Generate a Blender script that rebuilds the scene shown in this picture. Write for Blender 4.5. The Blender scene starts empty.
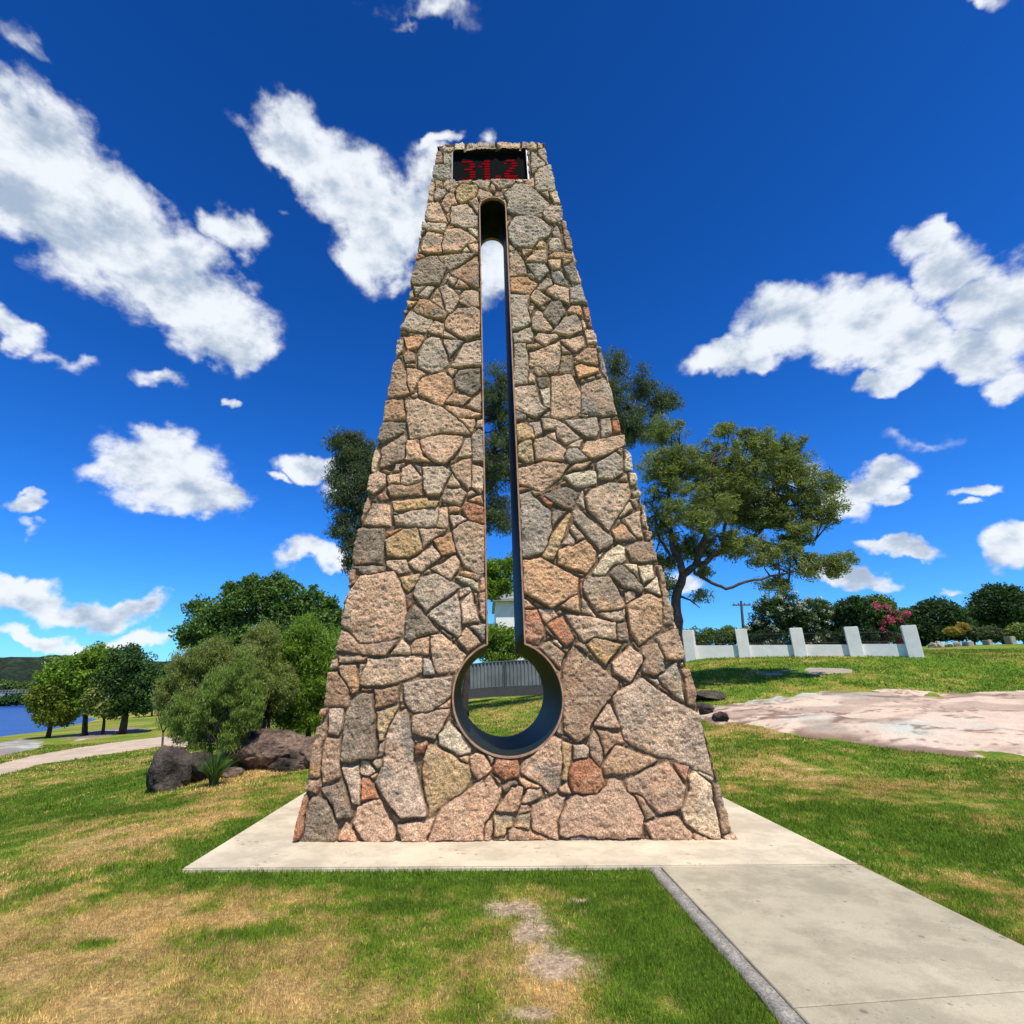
import bpy, bmesh, math, random
import numpy as np
from mathutils import Vector, Matrix, Euler
random.seed(7); rng = np.random.default_rng(7)
S = bpy.context.scene; C = S.collection; R = math.radians

# ------------------------------------------------------------------ camera
F, YAW, PITCH, ROLL, PX, PY = 520.04, -0.0153, 0.3122, -0.0112, 475.09, 512.47
CAM = np.array([-0.271, 0.0, 1.6])
cy, sy, cp, sp = math.cos(YAW), math.sin(YAW), math.cos(PITCH), math.sin(PITCH)
FW = np.array([sy*cp, cy*cp, sp]); _r = np.array([cy, -sy, 0.0]); _u = np.cross(_r, FW)
RT = _r*math.cos(ROLL) + _u*math.sin(ROLL); UP = -_r*math.sin(ROLL) + _u*math.cos(ROLL)
cam_d = bpy.data.cameras.new('camera'); cam = bpy.data.objects.new('camera', cam_d); C.objects.link(cam)
cam.matrix_world = Matrix([[RT[0], UP[0], -FW[0], CAM[0]], [RT[1], UP[1], -FW[1], CAM[1]], [RT[2], UP[2], -FW[2], CAM[2]], [0, 0, 0, 1]])
cam_d.sensor_width = 36; cam_d.lens = F/1024*36; cam_d.shift_x = (512-PX)/1024; cam_d.shift_y = (PY-512)/1024
cam_d.clip_start = 0.05; cam_d.clip_end = 5000
S.camera = cam
def ray(px, py):
    d = FW*F + RT*(px-PX) + UP*(PY-py)
    return d/np.linalg.norm(d)
def P(px, py, Y):
    """the point of the photo's sight line that lies Y metres beyond the camera"""
    d = ray(px, py); return CAM + d*(Y/d[1])

# ------------------------------------------------------------------ light
SUN_EL, SUN_AZ = 63.0, 152.0            # azimuth measured from +Y towards +X: behind the camera, to its right
S.view_settings.view_transform = 'Standard'; S.view_settings.look = 'None'
S.view_settings.exposure = 0.15; S.view_settings.gamma = 1
sun_d = bpy.data.lights.new('sun', 'SUN'); sun_d.energy = 4.9; sun_d.angle = R(0.53); sun_d.color = (1, .93, .82)
sun = bpy.data.objects.new('sun', sun_d); C.objects.link(sun)
sv = Vector((math.sin(R(SUN_AZ))*math.cos(R(SUN_EL)), math.cos(R(SUN_AZ))*math.cos(R(SUN_EL)), math.sin(R(SUN_EL))))
sun.rotation_euler = sv.to_track_quat('Z', 'Y').to_euler()

W = bpy.data.worlds.new('World'); S.world = W; W.use_nodes = True
nt = W.node_tree; N = nt.nodes; L = nt.links; N.clear()
def wn(t, **k):
    n = N.new(t)
    for a, b in k.items(): setattr(n, a, b)
    return n
def wmath(op, a, b=None, c=None, clamp=False):
    n = wn('ShaderNodeMath', operation=op); n.use_clamp = clamp
    for i, v in enumerate((a, b, c)):
        if v is None: continue
        if hasattr(v, 'links'): L.new(v, n.inputs[i])
        else: n.inputs[i].default_value = v
    return n.outputs[0]
out = wn('ShaderNodeOutputWorld'); bg = wn('ShaderNodeBackground'); L.new(bg.outputs[0], out.inputs[0])
sky = wn('ShaderNodeTexSky', sky_type='NISHITA'); sky.sun_disc = False
sky.sun_elevation = R(SUN_EL); sky.sun_rotation = R(SUN_AZ); sky.air_density = 1.0; sky.dust_density = 0.25; sky.ozone_density = 3.0
hs = wn('ShaderNodeHueSaturation'); hs.inputs['Hue'].default_value = .503; hs.inputs['Saturation'].default_value = 1.34; hs.inputs['Value'].default_value = 1.0
L.new(sky.outputs[0], hs.inputs['Color'])
tint = wn('ShaderNodeVectorMath', operation='MULTIPLY'); L.new(hs.outputs[0], tint.inputs[0]); tint.inputs[1].default_value = (.44, 1.02, 1.66)
tc = wn('ShaderNodeTexCoord'); DIR0 = tc.outputs['Generated']; DIR = DIR0
for _sc, _am in ((5.5, .13), (17, .055)):       # billow the outlines of the clouds
    _n = wn('ShaderNodeTexNoise'); _n.inputs['Scale'].default_value = _sc; _n.inputs['Detail'].default_value = 5; _n.inputs['Roughness'].default_value = .55; L.new(DIR0, _n.inputs['Vector'])
    _v = wn('ShaderNodeVectorMath', operation='MULTIPLY_ADD'); L.new(_n.outputs['Color'], _v.inputs[0]); _v.inputs[1].default_value = (_am,)*3; _v.inputs[2].default_value = (-_am/2,)*3
    _w = wn('ShaderNodeVectorMath', operation='ADD'); L.new(DIR, _w.inputs[0]); L.new(_v.outputs[0], _w.inputs[1]); DIR = _w.outputs[0]
# clouds: each is a heap of puffs given by its direction in the sky
PUFFS = [(30,165,80,66,35,1),(105,225,92,62,35,1),(185,285,92,52,33,1),(218,325,58,34,10,1),(228,225,34,22,35,.8),(12,110,52,26,40,.62),(55,140,60,24,38,.6),(40,60,38,12,40,.35),
 (20,332,30,17,5,.75),(155,378,34,10,12,.5),(232,411,9,6,0,.6),(265,205,12,8,0,.4),(60,350,30,8,10,.35),
 (292,130,50,36,25,1),(340,180,62,46,35,1),(385,235,50,52,30,1),(425,165,34,26,20,.55),(428,135,24,9,-25,.6),(480,133,14,13,0,.5),(400,285,26,14,0,.5),(492,262,30,44,0,.9),(430,215,50,50,0,.9),
 (160,468,62,38,5,1),(190,502,52,22,10,1),(122,463,40,14,-10,.85),(155,440,34,18,0,.8),
 (312,460,32,15,5,.9),(345,480,24,26,0,.6),(300,556,32,11,5,.8),(335,562,24,13,10,.8),(275,472,8,6,0,.5),
 (25,598,52,22,8,.9),(95,614,72,14,2,.95),(148,607,40,12,-2,.9),(30,640,44,9,4,.7),(110,645,60,9,2,.7),(15,500,24,11,5,.8),(30,524,16,7,20,.45),(150,640,40,8,0,.5),(0,575,24,10,0,.6),
 (735,347,48,20,-8,1),(795,322,60,32,-5,1),(850,335,76,36,-5,1),(905,350,60,32,-2,.95),(962,278,56,38,-10,1),(1000,305,66,50,0,1),(1045,305,60,60,0,1),(888,386,38,12,-8,.8),(985,360,52,26,10,.95),(1015,388,26,20,20,.8),(925,250,40,22,-20,.8),
 (872,476,46,15,-14,.95),(842,506,32,18,-20,.85),(892,489,22,8,-8,.75),(898,551,50,11,5,.95),(848,579,46,10,5,.85),(760,500,36,24,-20,.7),(795,470,30,14,-20,.5),(985,494,24,7,12,.65),(979,510,11,6,0,.65),(1016,555,30,20,0,.9),(955,595,18,5,0,.6),(680,575,24,12,0,.6),(930,440,40,7,-8,.2),
 (415,6,60,14,5,.30),(385,18,18,8,0,.32),(985,4,34,9,-5,.5),(640,560,20,10,0,.6),(560,520,50,30,0,.6),(590,300,10,6,0,.2)]
acc = None
for (px, py, rx, ry, an, w) in PUFFS:
    c = ray(px, py); a = R(an)
    t = ray(px+rx*math.cos(a), py+rx*math.sin(a)) - c; b = ray(px-ry*math.sin(a), py+ry*math.cos(a)) - c
    la, lb = np.linalg.norm(t), np.linalg.norm(b)
    ax = t - c*(t@c); ax /= np.linalg.norm(ax); bx = np.cross(c, ax)
    M = Matrix([[ax[i], bx[i], c[i]] for i in range(3)])
    m = wn('ShaderNodeMapping', vector_type='TEXTURE'); L.new(DIR, m.inputs[0])
    m.inputs['Location'].default_value = c; m.inputs['Rotation'].default_value = M.to_euler('XYZ'); m.inputs['Scale'].default_value = (la*1.22, lb*1.22, .6)
    ln = wn('ShaderNodeVectorMath', operation='LENGTH'); L.new(m.outputs[0], ln.inputs[0])
    v = wmath('MULTIPLY_ADD', ln.outputs['Value'], -w, w)
    acc = v if acc is None else wmath('MAXIMUM', acc, v)
# a scatter of other clouds behind the camera and overhead, so the whole sky is a sky
nb = wn('ShaderNodeTexNoise'); nb.inputs['Scale'].default_value = 3.1; nb.inputs['Detail'].default_value = 4
L.new(DIR, nb.inputs['Vector'])
sep = wn('ShaderNodeSeparateXYZ'); L.new(DIR, sep.inputs[0])
back = wmath('MULTIPLY', sep.outputs['Y'], -4.0, clamp=True)
acc = wmath('MAXIMUM', acc, wmath('MULTIPLY', back, wmath('MULTIPLY_ADD', nb.outputs['Fac'], 2.5, -1.3)))
DIR = DIR0
def wnoise(scale, detail, rough, off=0, dist=0.0):
    mp = wn('ShaderNodeMapping'); mp.inputs['Scale'].default_value = (1, 1, 1.5); mp.inputs['Location'].default_value = (off, off*.7, off*.3); L.new(DIR, mp.inputs[0])
    n = wn('ShaderNodeTexNoise'); n.inputs['Scale'].default_value = scale; n.inputs['Detail'].default_value = detail; n.inputs['Roughness'].default_value = rough; n.inputs['Distortion'].default_value = dist
    L.new(mp.outputs[0], n.inputs['Vector']); return n.outputs['Fac']
n1 = wnoise(8, 9, .58, 1.3, .1); n2 = wnoise(19, 9, .55, 4.0, .1); n3 = wnoise(9, 7, .58, 2.2, .1)
def lift(dz):
    m = wn('ShaderNodeVectorMath', operation='ADD'); L.new(DIR, m.inputs[0]); m.inputs[1].default_value = (.35*dz, -.3*dz, dz); return m.outputs[0]
D0 = DIR; DIR = lift(.035); n1b = wnoise(8, 6, .58, 1.3, .1); n2b = wnoise(21, 5, .6, 4.0, .15); DIR = D0
f = wmath('ADD', acc, wmath('MULTIPLY_ADD', n1, 1.2, -.58)); f = wmath('ADD', f, wmath('MULTIPLY_ADD', n2, .95, -.46))
inside = wmath('MULTIPLY', wmath('ADD', acc, .0), 6, clamp=True)
mr = wn('ShaderNodeMapRange', interpolation_type='SMOOTHSTEP'); L.new(f, mr.inputs[0]); mr.inputs[1].default_value = .06; mr.inputs[2].default_value = .52
alpha = wmath('MULTIPLY', mr.outputs[0], inside)
occ = wmath('ADD', wmath('MULTIPLY', wmath('SUBTRACT', n1b, n1), 3.0), wmath('MULTIPLY', wmath('SUBTRACT', n2b, n2), 1.1))
thick = wmath('ADD', wmath('ADD', wmath('MULTIPLY', acc, .55), occ), wmath('MULTIPLY_ADD', n3, 1.6, -.8))
mr2 = wn('ShaderNodeMapRange', interpolation_type='SMOOTHSTEP'); L.new(thick, mr2.inputs[0]); mr2.inputs[1].default_value = -.15; mr2.inputs[2].default_value = 1.0
cc = wn('ShaderNodeMix', data_type='RGBA'); L.new(mr2.outputs[0], cc.inputs[0]); cc.inputs[6].default_value = (8.3, 8.7, 9.2, 1); cc.inputs[7].default_value = (3.7, 4.6, 5.9, 1)
mx = wn('ShaderNodeMix', data_type='RGBA'); L.new(wmath('MULTIPLY', alpha, .97), mx.inputs[0]); sz = wn('ShaderNodeSeparateXYZ'); L.new(wn('ShaderNodeTexCoord').outputs['Generated'], sz.inputs[0])
dp = wn('ShaderNodeMapRange'); L.new(sz.outputs['Z'], dp.inputs[0]); dp.inputs[1].default_value = .25; dp.inputs[2].default_value = .9; dp.inputs[3].default_value = 1.06; dp.inputs[4].default_value = .60
deep = wn('ShaderNodeVectorMath', operation='SCALE'); L.new(tint.outputs[0], deep.inputs[0]); L.new(dp.outputs[0], deep.inputs['Scale']); L.new(deep.outputs[0], mx.inputs[6]); L.new(cc.outputs[2], mx.inputs[7])
L.new(mx.outputs[2], bg.inputs['Color']); bg.inputs['Strength'].default_value = 0.10

# ------------------------------------------------------------------ helpers
def props(o, label=None, cat=None, group=None, kind=None):
    for k, v in (('label', label), ('category', cat), ('group', group), ('kind', kind)):
        if v: o[k] = v
    return o
def empty(name, loc, label, cat, group=None):
    o = bpy.data.objects.new(name, None); C.objects.link(o); o.location = [float(v) for v in loc]; o.empty_display_size = .3
    return props(o, label, cat, group)
def mesh(name, v, f, m, parent=None, smooth=False, col=None, fcol=None):
    """v: (n,3) world points, f: list of tuples or (k,4)/(k,3) array"""
    me = bpy.data.meshes.new(name)
    v = np.asarray(v, np.float32)
    if isinstance(f, np.ndarray):
        k = f.shape[1]; me.vertices.add(len(v)); me.vertices.foreach_set('co', v.ravel())
        me.loops.add(f.size); me.loops.foreach_set('vertex_index', f.astype(np.int32).ravel())
        me.polygons.add(len(f)); me.polygons.foreach_set('loop_start', np.arange(0, f.size, k, dtype=np.int32))
        me.polygons.foreach_set('loop_total', np.full(len(f), k, np.int32)); me.update(calc_edges=True); me.validate()
    else:
        me.from_pydata([tuple(map(float, p)) for p in v], [], [tuple(int(i) for i in t) for t in f]); me.update()
    if col is not None:
        a = me.color_attributes.new('col', 'FLOAT_COLOR', 'POINT')
        c4 = np.ones((len(v), 4), np.float32); c4[:, :3] = col; a.data.foreach_set('color', c4.ravel())
    if smooth: me.polygons.foreach_set('use_smooth', np.ones(len(me.polygons), bool))
    o = bpy.data.objects.new(name, me); C.objects.link(o)
    if m: me.materials.append(m)
    if parent is not None:
        o.parent = parent; o.matrix_parent_inverse = Matrix.Identity(4)
        loc = np.array(parent.location)
        if parent.parent is not None: loc = loc + np.array(parent.parent.location)
        n = len(me.vertices); b = np.empty(n*3, np.float32); me.vertices.foreach_get('co', b)
        me.vertices.foreach_set('co', (b.reshape(-1, 3)-loc.astype(np.float32)).ravel())
    return o
class Acc:
    def __init__(s): s.v = []; s.f = []; s.n = 0
    def add(s, v, f):
        v = np.asarray(v, float); s.v.append(v); s.f += [tuple(i+s.n for i in t) for t in f]; s.n += len(v)
    def box(s, lo, hi, rz=0, piv=None):
        x0, y0, z0 = lo; x1, y1, z1 = hi
        v = np.array([(x, y, z) for z in (z0, z1) for x, y in ((x0, y0), (x1, y0), (x1, y1), (x0, y1))], float)
        if rz:
            p = np.array(piv if piv is not None else [(x0+x1)/2, (y0+y1)/2, 0]); c_, s_ = math.cos(rz), math.sin(rz)
            d = v-p; v = np.stack([p[0]+d[:, 0]*c_-d[:, 1]*s_, p[1]+d[:, 0]*s_+d[:, 1]*c_, v[:, 2]], 1)
        s.add(v, [(3, 2, 1, 0), (4, 5, 6, 7), (0, 1, 5, 4), (1, 2, 6, 5), (2, 3, 7, 6), (3, 0, 4, 7)])
    def tube(s, pts, rad, n=6, cap=True):
        pts = np.asarray(pts, float); rad = np.broadcast_to(rad, len(pts)); V = []
        ref = np.array([.3, .9, .2])
        for i in range(len(pts)):
            t = pts[min(i+1, len(pts)-1)]-pts[max(i-1, 0)]; t = t/(np.linalg.norm(t)+1e-9)
            a = np.cross(t, ref); a /= np.linalg.norm(a)+1e-9; b = np.cross(t, a)
            for k in range(n):
                an = 2*math.pi*k/n; V.append(pts[i]+rad[i]*(a*math.cos(an)+b*math.sin(an)))
        f = [(i*n+k, i*n+(k+1) % n, (i+1)*n+(k+1) % n, (i+1)*n+k) for i in range(len(pts)-1) for k in range(n)]
        if cap: f += [tuple(range(n-1, -1, -1)), tuple((len(pts)-1)*n+k for k in range(n))]
        s.add(V, f)
    def obj(s, name, m, parent=None, smooth=False): return mesh(name, np.concatenate(s.v), s.f, m, parent, smooth)

def hsh(ix, iy, iz, seed=0):
    h = (ix.astype(np.int64)*374761393 + iy.astype(np.int64)*668265263 + iz.astype(np.int64)*2147483647 + seed*1274126177) & 0xffffffff
    h = ((h ^ (h >> 13))*1274126177) & 0xffffffff; h = (h ^ (h >> 16)) & 0xffffffff
    return h.astype(np.float64)/4294967295.0
def vnoise(x, y, z=None, seed=0):
    x = np.asarray(x, float); y = np.asarray(y, float); z = np.zeros_like(x) if z is None else np.asarray(z, float)
    ix, iy, iz = np.floor(x), np.floor(y), np.floor(z); fx, fy, fz = x-ix, y-iy, z-iz
    fx, fy, fz = [t*t*(3-2*t) for t in (fx, fy, fz)]
    r = 0
    for a in (0, 1):
        for b in (0, 1):
            for c in (0, 1):
                r = r + hsh(ix+a, iy+b, iz+c, seed)*(fx if a else 1-fx)*(fy if b else 1-fy)*(fz if c else 1-fz)
    return r
def fbm(x, y, z=None, o=4, seed=0, g=.5):
    r = 0; a = 1; s = 0
    for i in range(o):
        k = 2.03**i
        r = r + a*vnoise(np.asarray(x)*k+i*7.1, np.asarray(y)*k+i*3.3, None if z is None else np.asarray(z)*k+i*5.7, seed+i); s += a; a *= g
    return r/s
def sstep(a, b, x):
    t = np.clip((x-a)/(b-a), 0, 1); return t*t*(3-2*t)
def sdpoly(x, y, poly):
    """signed distance to a polygon, inside positive"""
    p = np.asarray(poly, float); d = np.full(x.shape, 1e9); ins = np.zeros(x.shape, bool)
    for i in range(len(p)):
        a = p[i-1]; b = p[i]; e = b-a; wx, wy = x-a[0], y-a[1]
        t = np.clip((wx*e[0]+wy*e[1])/(e@e+1e-12), 0, 1); d = np.minimum(d, (wx-e[0]*t)**2+(wy-e[1]*t)**2)
        c = ((a[1] <= y) != (b[1] <= y)) & (x < (b[0]-a[0])*(y-a[1])/((b[1]-a[1]) if abs(b[1]-a[1]) > 1e-9 else 1e-9)+a[0]); ins ^= c
    return np.sqrt(d)*np.where(ins, 1, -1)

# ------------------------------------------------------------------ materials
def mat(name, col=(.5, .5, .5), spots=0, rough=.8, var=.25, scale=8, bump=0, bscale=40, attr=False, island=0, metal=0, spec=.3, trans=0, tcol=None, col2=None, speck=0, sscale=60, emit=None, est=1, detail=6, bdist=.02):
    m = bpy.data.materials.new(name); m.use_nodes = True; t = m.node_tree; n = t.nodes; l = t.links
    b = n['Principled BSDF']; b.inputs['Roughness'].default_value = rough; b.inputs['Metallic'].default_value = metal; b.inputs['Specular IOR Level'].default_value = spec
    geo = n.new('ShaderNodeNewGeometry'); pos = geo.outputs['Position']
    no = n.new('ShaderNodeTexNoise'); no.inputs['Scale'].default_value = scale; no.inputs['Detail'].default_value = detail; no.inputs['Roughness'].default_value = .6; l.new(pos, no.inputs['Vector'])
    if attr:
        at = n.new('ShaderNodeAttribute'); at.attribute_name = 'col'; base = at.outputs['Color']
    else:
        mixc = n.new('ShaderNodeMix'); mixc.data_type = 'RGBA'; mixc.inputs[6].default_value = (*col, 1); mixc.inputs[7].default_value = (*(col2 or tuple(c*(1-var) for c in col)), 1)
        r0 = n.new('ShaderNodeMapRange'); l.new(no.outputs['Fac'], r0.inputs[0]); r0.inputs[1].default_value = .35; r0.inputs[2].default_value = .65
        l.new(r0.outputs[0], mixc.inputs[0]); base = mixc.outputs[2]
    def mul(base, fac, lo, hi, a=.3, c=.7):
        r = n.new('ShaderNodeMapRange'); l.new(fac, r.inputs[0]); r.inputs[1].default_value = a; r.inputs[2].default_value = c; r.inputs[3].default_value = lo; r.inputs[4].default_value = hi
        v = n.new('ShaderNodeVectorMath'); v.operation = 'SCALE'; l.new(base, v.inputs[0]); l.new(r.outputs[0], v.inputs['Scale']); return v.outputs[0]
    if attr and var: base = mul(base, no.outputs['Fac'], 1-var, 1+var)
    if island: base = mul(base, geo.outputs['Random Per Island'], 1-island, 1+island, 0, 1)
    if speck:
        s1 = n.new('ShaderNodeTexNoise'); s1.inputs['Scale'].default_value = sscale; s1.inputs['Detail'].default_value = 3; s1.inputs['Roughness'].default_value = .75; l.new(pos, s1.inputs['Vector'])
        base = mul(base, s1.outputs['Fac'], 1-speck, 1+speck, .36, .64)
    if spots:      # stains and grit of their own shape: soft blotches and sparse dark flecks
        for sc_, lo_, th in ((1.7, 1-spots*.5, None), (9.0, 1-spots, .10), (31.0, 1-spots*.8, .13)):
            if th is None:
                q_ = n.new('ShaderNodeTexNoise'); q_.inputs['Scale'].default_value = sc_; q_.inputs['Detail'].default_value = 9; q_.inputs['Roughness'].default_value = .7; l.new(pos, q_.inputs['Vector']); base = mul(base, q_.outputs['Fac'], lo_, 1.06, .42, .56)
            else:
                q_ = n.new('ShaderNodeTexVoronoi'); q_.inputs['Scale'].default_value = sc_; l.new(pos, q_.inputs['Vector']); w_ = n.new('ShaderNodeTexNoise'); w_.inputs['Scale'].default_value = 2.3; l.new(pos, w_.inputs['Vector'])
                s_ = n.new('ShaderNodeMath'); s_.operation = 'MULTIPLY_ADD'; l.new(w_.outputs['Fac'], s_.inputs[0]); s_.inputs[1].default_value = -.9; l.new(q_.outputs['Distance'], s_.inputs[2]); base = mul(base, s_.outputs[0], lo_, 1, -.45, -.45+th)
    l.new(base, b.inputs['Base Color'])
    if bump:
        bn = n.new('ShaderNodeTexNoise'); bn.inputs['Scale'].default_value = bscale; bn.inputs['Detail'].default_value = 8; bn.inputs['Roughness'].default_value = .65; l.new(pos, bn.inputs['Vector'])
        bp = n.new('ShaderNodeBump'); bp.inputs['Strength'].default_value = bump; bp.inputs['Distance'].default_value = bdist; l.new(bn.outputs['Fac'], bp.inputs['Height']); l.new(bp.outputs[0], b.inputs['Normal'])
    if trans:
        tr = n.new('ShaderNodeBsdfTranslucent'); ms = n.new('ShaderNodeMixShader'); ms.inputs[0].default_value = trans
        tv = n.new('ShaderNodeVectorMath'); tv.operation = 'MULTIPLY'; l.new(base, tv.inputs[0]); tv.inputs[1].default_value = tcol or (1.5, 1.5, .6)
        l.new(tv.outputs[0], tr.inputs['Color']); l.new(b.outputs[0], ms.inputs[1]); l.new(tr.outputs[0], ms.inputs[2]); l.new(ms.outputs[0], n['Material Output'].inputs[0])
    if emit: b.inputs['Emission Color'].default_value = (*emit, 1); b.inputs['Emission Strength'].default_value = est
    return m
M_stone = mat('granite_facing', attr=True, rough=.85, var=.26, scale=9, speck=.55, sscale=66, bump=.95, bscale=46, bdist=.028, spec=.12)
M_conc = mat('concrete', (.65, .56, .40), var=.16, scale=1.1, spots=.35, rough=.85, speck=.07, sscale=130, bump=.15, bscale=120, bdist=.004)
M_path = mat('path_concrete', (.46, .41, .285), var=.2, scale=1.0, spots=.4, rough=.85, speck=.10, sscale=150, bump=.2, bscale=140, bdist=.004)
M_kerb = mat('kerb_concrete', (.36, .335, .28), var=.35, scale=9, rough=.9, speck=.4, sscale=70, bump=.6, bscale=60)
M_joint = mat('joint', (.07, .06, .045), rough=.9)
M_steel = mat('painted_steel', (.010, .015, .009), col2=(.020, .026, .018), rough=.5, scale=3, spec=.06)
M_rust = mat('rusted_edge', (.44, .27, .17), col2=(.27, .14, .08), scale=12, rough=.7, spec=.3)
M_bolt = mat('bolt_steel', (.05, .05, .05), rough=.5, metal=.6)
M_frame = mat('aluminium', (.24, .25, .28), rough=.45, metal=.3)
M_screen = mat('dark_screen', (.004, .006, .006), rough=.9, spec=.03)
M_led = mat('red_led', (.05, .003, .004), rough=1, spec=0, emit=(1.0, .012, .03), est=.22)
_t = M_led.node_tree; _g = _t.nodes.new('ShaderNodeNewGeometry'); _s = _t.nodes.new('ShaderNodeSeparateXYZ'); _t.links.new(_g.outputs['Position'], _s.inputs[0])
def _mm(op, a, b):
    n = _t.nodes.new('ShaderNodeMath'); n.operation = op; _t.links.new(a, n.inputs[0]); n.inputs[1].default_value = b; return n.outputs[0]
_row = _mm('GREATER_THAN', _mm('FRACT', _mm('MULTIPLY', _s.outputs['Z'], 1/.068), 0), .38)   # rows of lamps with dark gaps between
_t.links.new(_mm('MULTIPLY', _row, .17), _t.nodes['Principled BSDF'].inputs['Emission Strength'])
M_ground = mat('lawn', attr=True, rough=.95, var=.35, scale=30, speck=.35, sscale=14, bump=.8, bscale=45, bdist=.05, spec=.1)
M_grass = mat('grass_blade', attr=True, rough=.7, var=.15, scale=6, island=.28, trans=.35, tcol=(1.3, 1.3, .6), spec=.2)
M_gran = mat('granite_slab', attr=True, rough=.9, var=.12, scale=2.5, speck=.14, sscale=22, bump=.5, bscale=16, bdist=.05, spec=.2)
M_boul = mat('boulder_granite', (.13, .105, .085), col2=(.022, .019, .018), scale=2.2, speck=.3, sscale=30, rough=.95, bump=1, bscale=9, bdist=.08, spec=.15)
M_boul2 = mat('boulder_brown', (.22, .15, .11), col2=(.018, .015, .013), scale=1.6, speck=.5, sscale=9, rough=.95, bump=1, bscale=8, bdist=.08, spec=.15)
M_gravel = mat('gravel', (.60, .46, .33), col2=(.42, .34, .24), scale=1.2, speck=.2, sscale=30, rough=.95, bump=.6, bscale=60)
M_bark = mat('gum_bark', (.10, .078, .062), col2=(.04, .032, .028), scale=6, rough=.9, bump=.8, bscale=20)
M_darkbark = mat('dark_bark', (.07, .055, .045), col2=(.03, .025, .02), scale=6, rough=.95, bump=.8, bscale=20)
M_white = mat('white_render', (.88, .86, .81), var=.12, scale=2.5, rough=.8, bump=.1, bscale=60)
M_iron = mat('black_iron', (.012, .012, .013), rough=.5)
M_sheet = mat('corrugated_steel', (.23, .25, .255), col2=(.14, .155, .16), scale=.8, rough=.6, metal=.15)
M_dsheet = mat('dark_sleeper', (.075, .075, .08), var=.3, rough=.9)
M_roof = mat('roof_sheet', (.30, .32, .30), rough=.6)
M_stoneblk = mat('sandstone_block', (.40, .35, .27), var=.3, scale=5, rough=.9, bump=.5, bscale=20)
M_water = mat('lake_water', (.02, .09, .30), col2=(.015, .07, .24), scale=.3, rough=.4, bump=.6, bscale=1.2, bdist=.1, spec=.22)
M_hill = mat('hill_forest', attr=True, rough=1, var=.35, scale=.12, speck=.4, sscale=.35, bump=1, bscale=.25, bdist=3, spec=.05)
M_brg = mat('bridge_concrete', (.32, .31, .29), rough=.9)
M_wood = mat('pole_timber', (.10, .08, .065), rough=.9)
def leafm(name, c, island=.45, trans=.38, tc=(1.4, 1.5, .5), rough=.55): return mat(name, c, rough=rough, var=.25, scale=1.1, island=island, trans=trans, tcol=tc, spec=.35)
L_gum = leafm('gum_leaf', (.205, .25, .075)); L_gumd = leafm('dark_gum_leaf', (.10, .135, .065)); L_dark = leafm('dark_leaf', (.065, .135, .035))
L_bright = leafm('bright_leaf', (.19, .31, .035)); L_olive = leafm('olive_leaf', (.25, .30, .08)); L_lime = leafm('lime_leaf', (.20, .25, .03))
L_mid = leafm('mid_leaf', (.13, .20, .045)); L_fresh = leafm('fresh_leaf', (.115, .205, .045)); L_wisp = leafm('wispy_leaf', (.22, .31, .06)); L_strap = leafm('strap_leaf', (.09, .17, .05)); L_vdark = leafm('very_dark_leaf', (.042, .09, .026)); L_yel = leafm('yellow_leaf', (.40, .30, .06))
F_white = leafm('white_petal', (.72, .74, .60), island=.15, tc=(1, 1, 1)); F_pink = leafm('pink_petal', (.60, .15, .21), island=.3, tc=(1.2, .8, .9))

# ------------------------------------------------------------------ terrain
CT = np.array([(-4,-3,-.06),(0,-3,-.04),(4,-3,-.03),(-4,1,-.08),(0,1,-.04),(4,1,-.03),(-4,3.5,-.06),(0,3.5,-.035),(4,3.5,-.035),(-2,4.8,-.035),(-4,5.5,-.06),(1,5,-.03),(4,5.5,-.03),(-3.4,7,-.04),(3.4,7,-.03),(-3.4,9,-.03),(3.4,9,-.02),(0,9.6,-.02),
 (-6,1,-.2),(-6,4,-.22),(-7,7,-.34),(-5,8,-.12),(-5,10,-.1),(-3,12,0),(0,12,0),(0,15,.05),(4,12,.06),(-7.5,10.5,-.4),(-9,9,-.6),(-10,12,-.8),(-12,8,-.95),(-10.5,15.5,-.8),(-15,17,-1.05),(-16,10,-1.2),(-18,22,-1.25),(-14,22,-1.1),(-25,30,-1.65),(-20,34,-1.5),(-15,34,-1.1),(-27,40,-1.7),(-38,44,-2.2),(-30,47,-1.8),(-35,52,-1.9),(-40,60,-1.95),(-50,75,-2.0),
 (-45,45,-2.8),(-52,58,-3.2),(-75,90,-3.4),(-35,80,-1.9),(-100,90,-3.2),(-95,125,-2.9),(-25,60,-1.2),(-60,20,-1.8),(-60,0,-1.6),(-20,-10,-.7),
 (-6,14,.1),(-8,20,-.3),(-10,30,-.6),(-12,45,-.5),(0,20,.1),(0,28,.3),(0,36,.55),(6,36,.8),(0,60,1.0),(-5,100,1),
 (8,5,-.03),(8,9,-.03),(12,4,-.03),(10,11,0.02),(14,11,.05),(6.2,16,.42),(8,14,.3),(12,14,.42),(16,17,.9),(19,20,1.25),(13,20,1.35),(8,20,1.0),(9,24,1.75),(11.6,30,2.65),(13.3,28.7,2.62),(16,27,2.55),(20,25,2.44),(24,27,2.55),(27,25,2.3),(38,40,3.7),(30,40,3.5),(20,40,3.3),(48,48,4.1),(60,30,3.2),(30,20,1.4),(40,10,.5),(20,5,0),(60,70,4.4),(25,70,4.0),(20,-10,0),
 (300,300,4),(0,300,1),(-300,300,-2.6),(-300,0,-2.5),(300,0,2),(0,-300,-1),(-150,300,-2.9),(-120,150,-3),(-300,150,-3.)], float)
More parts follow.
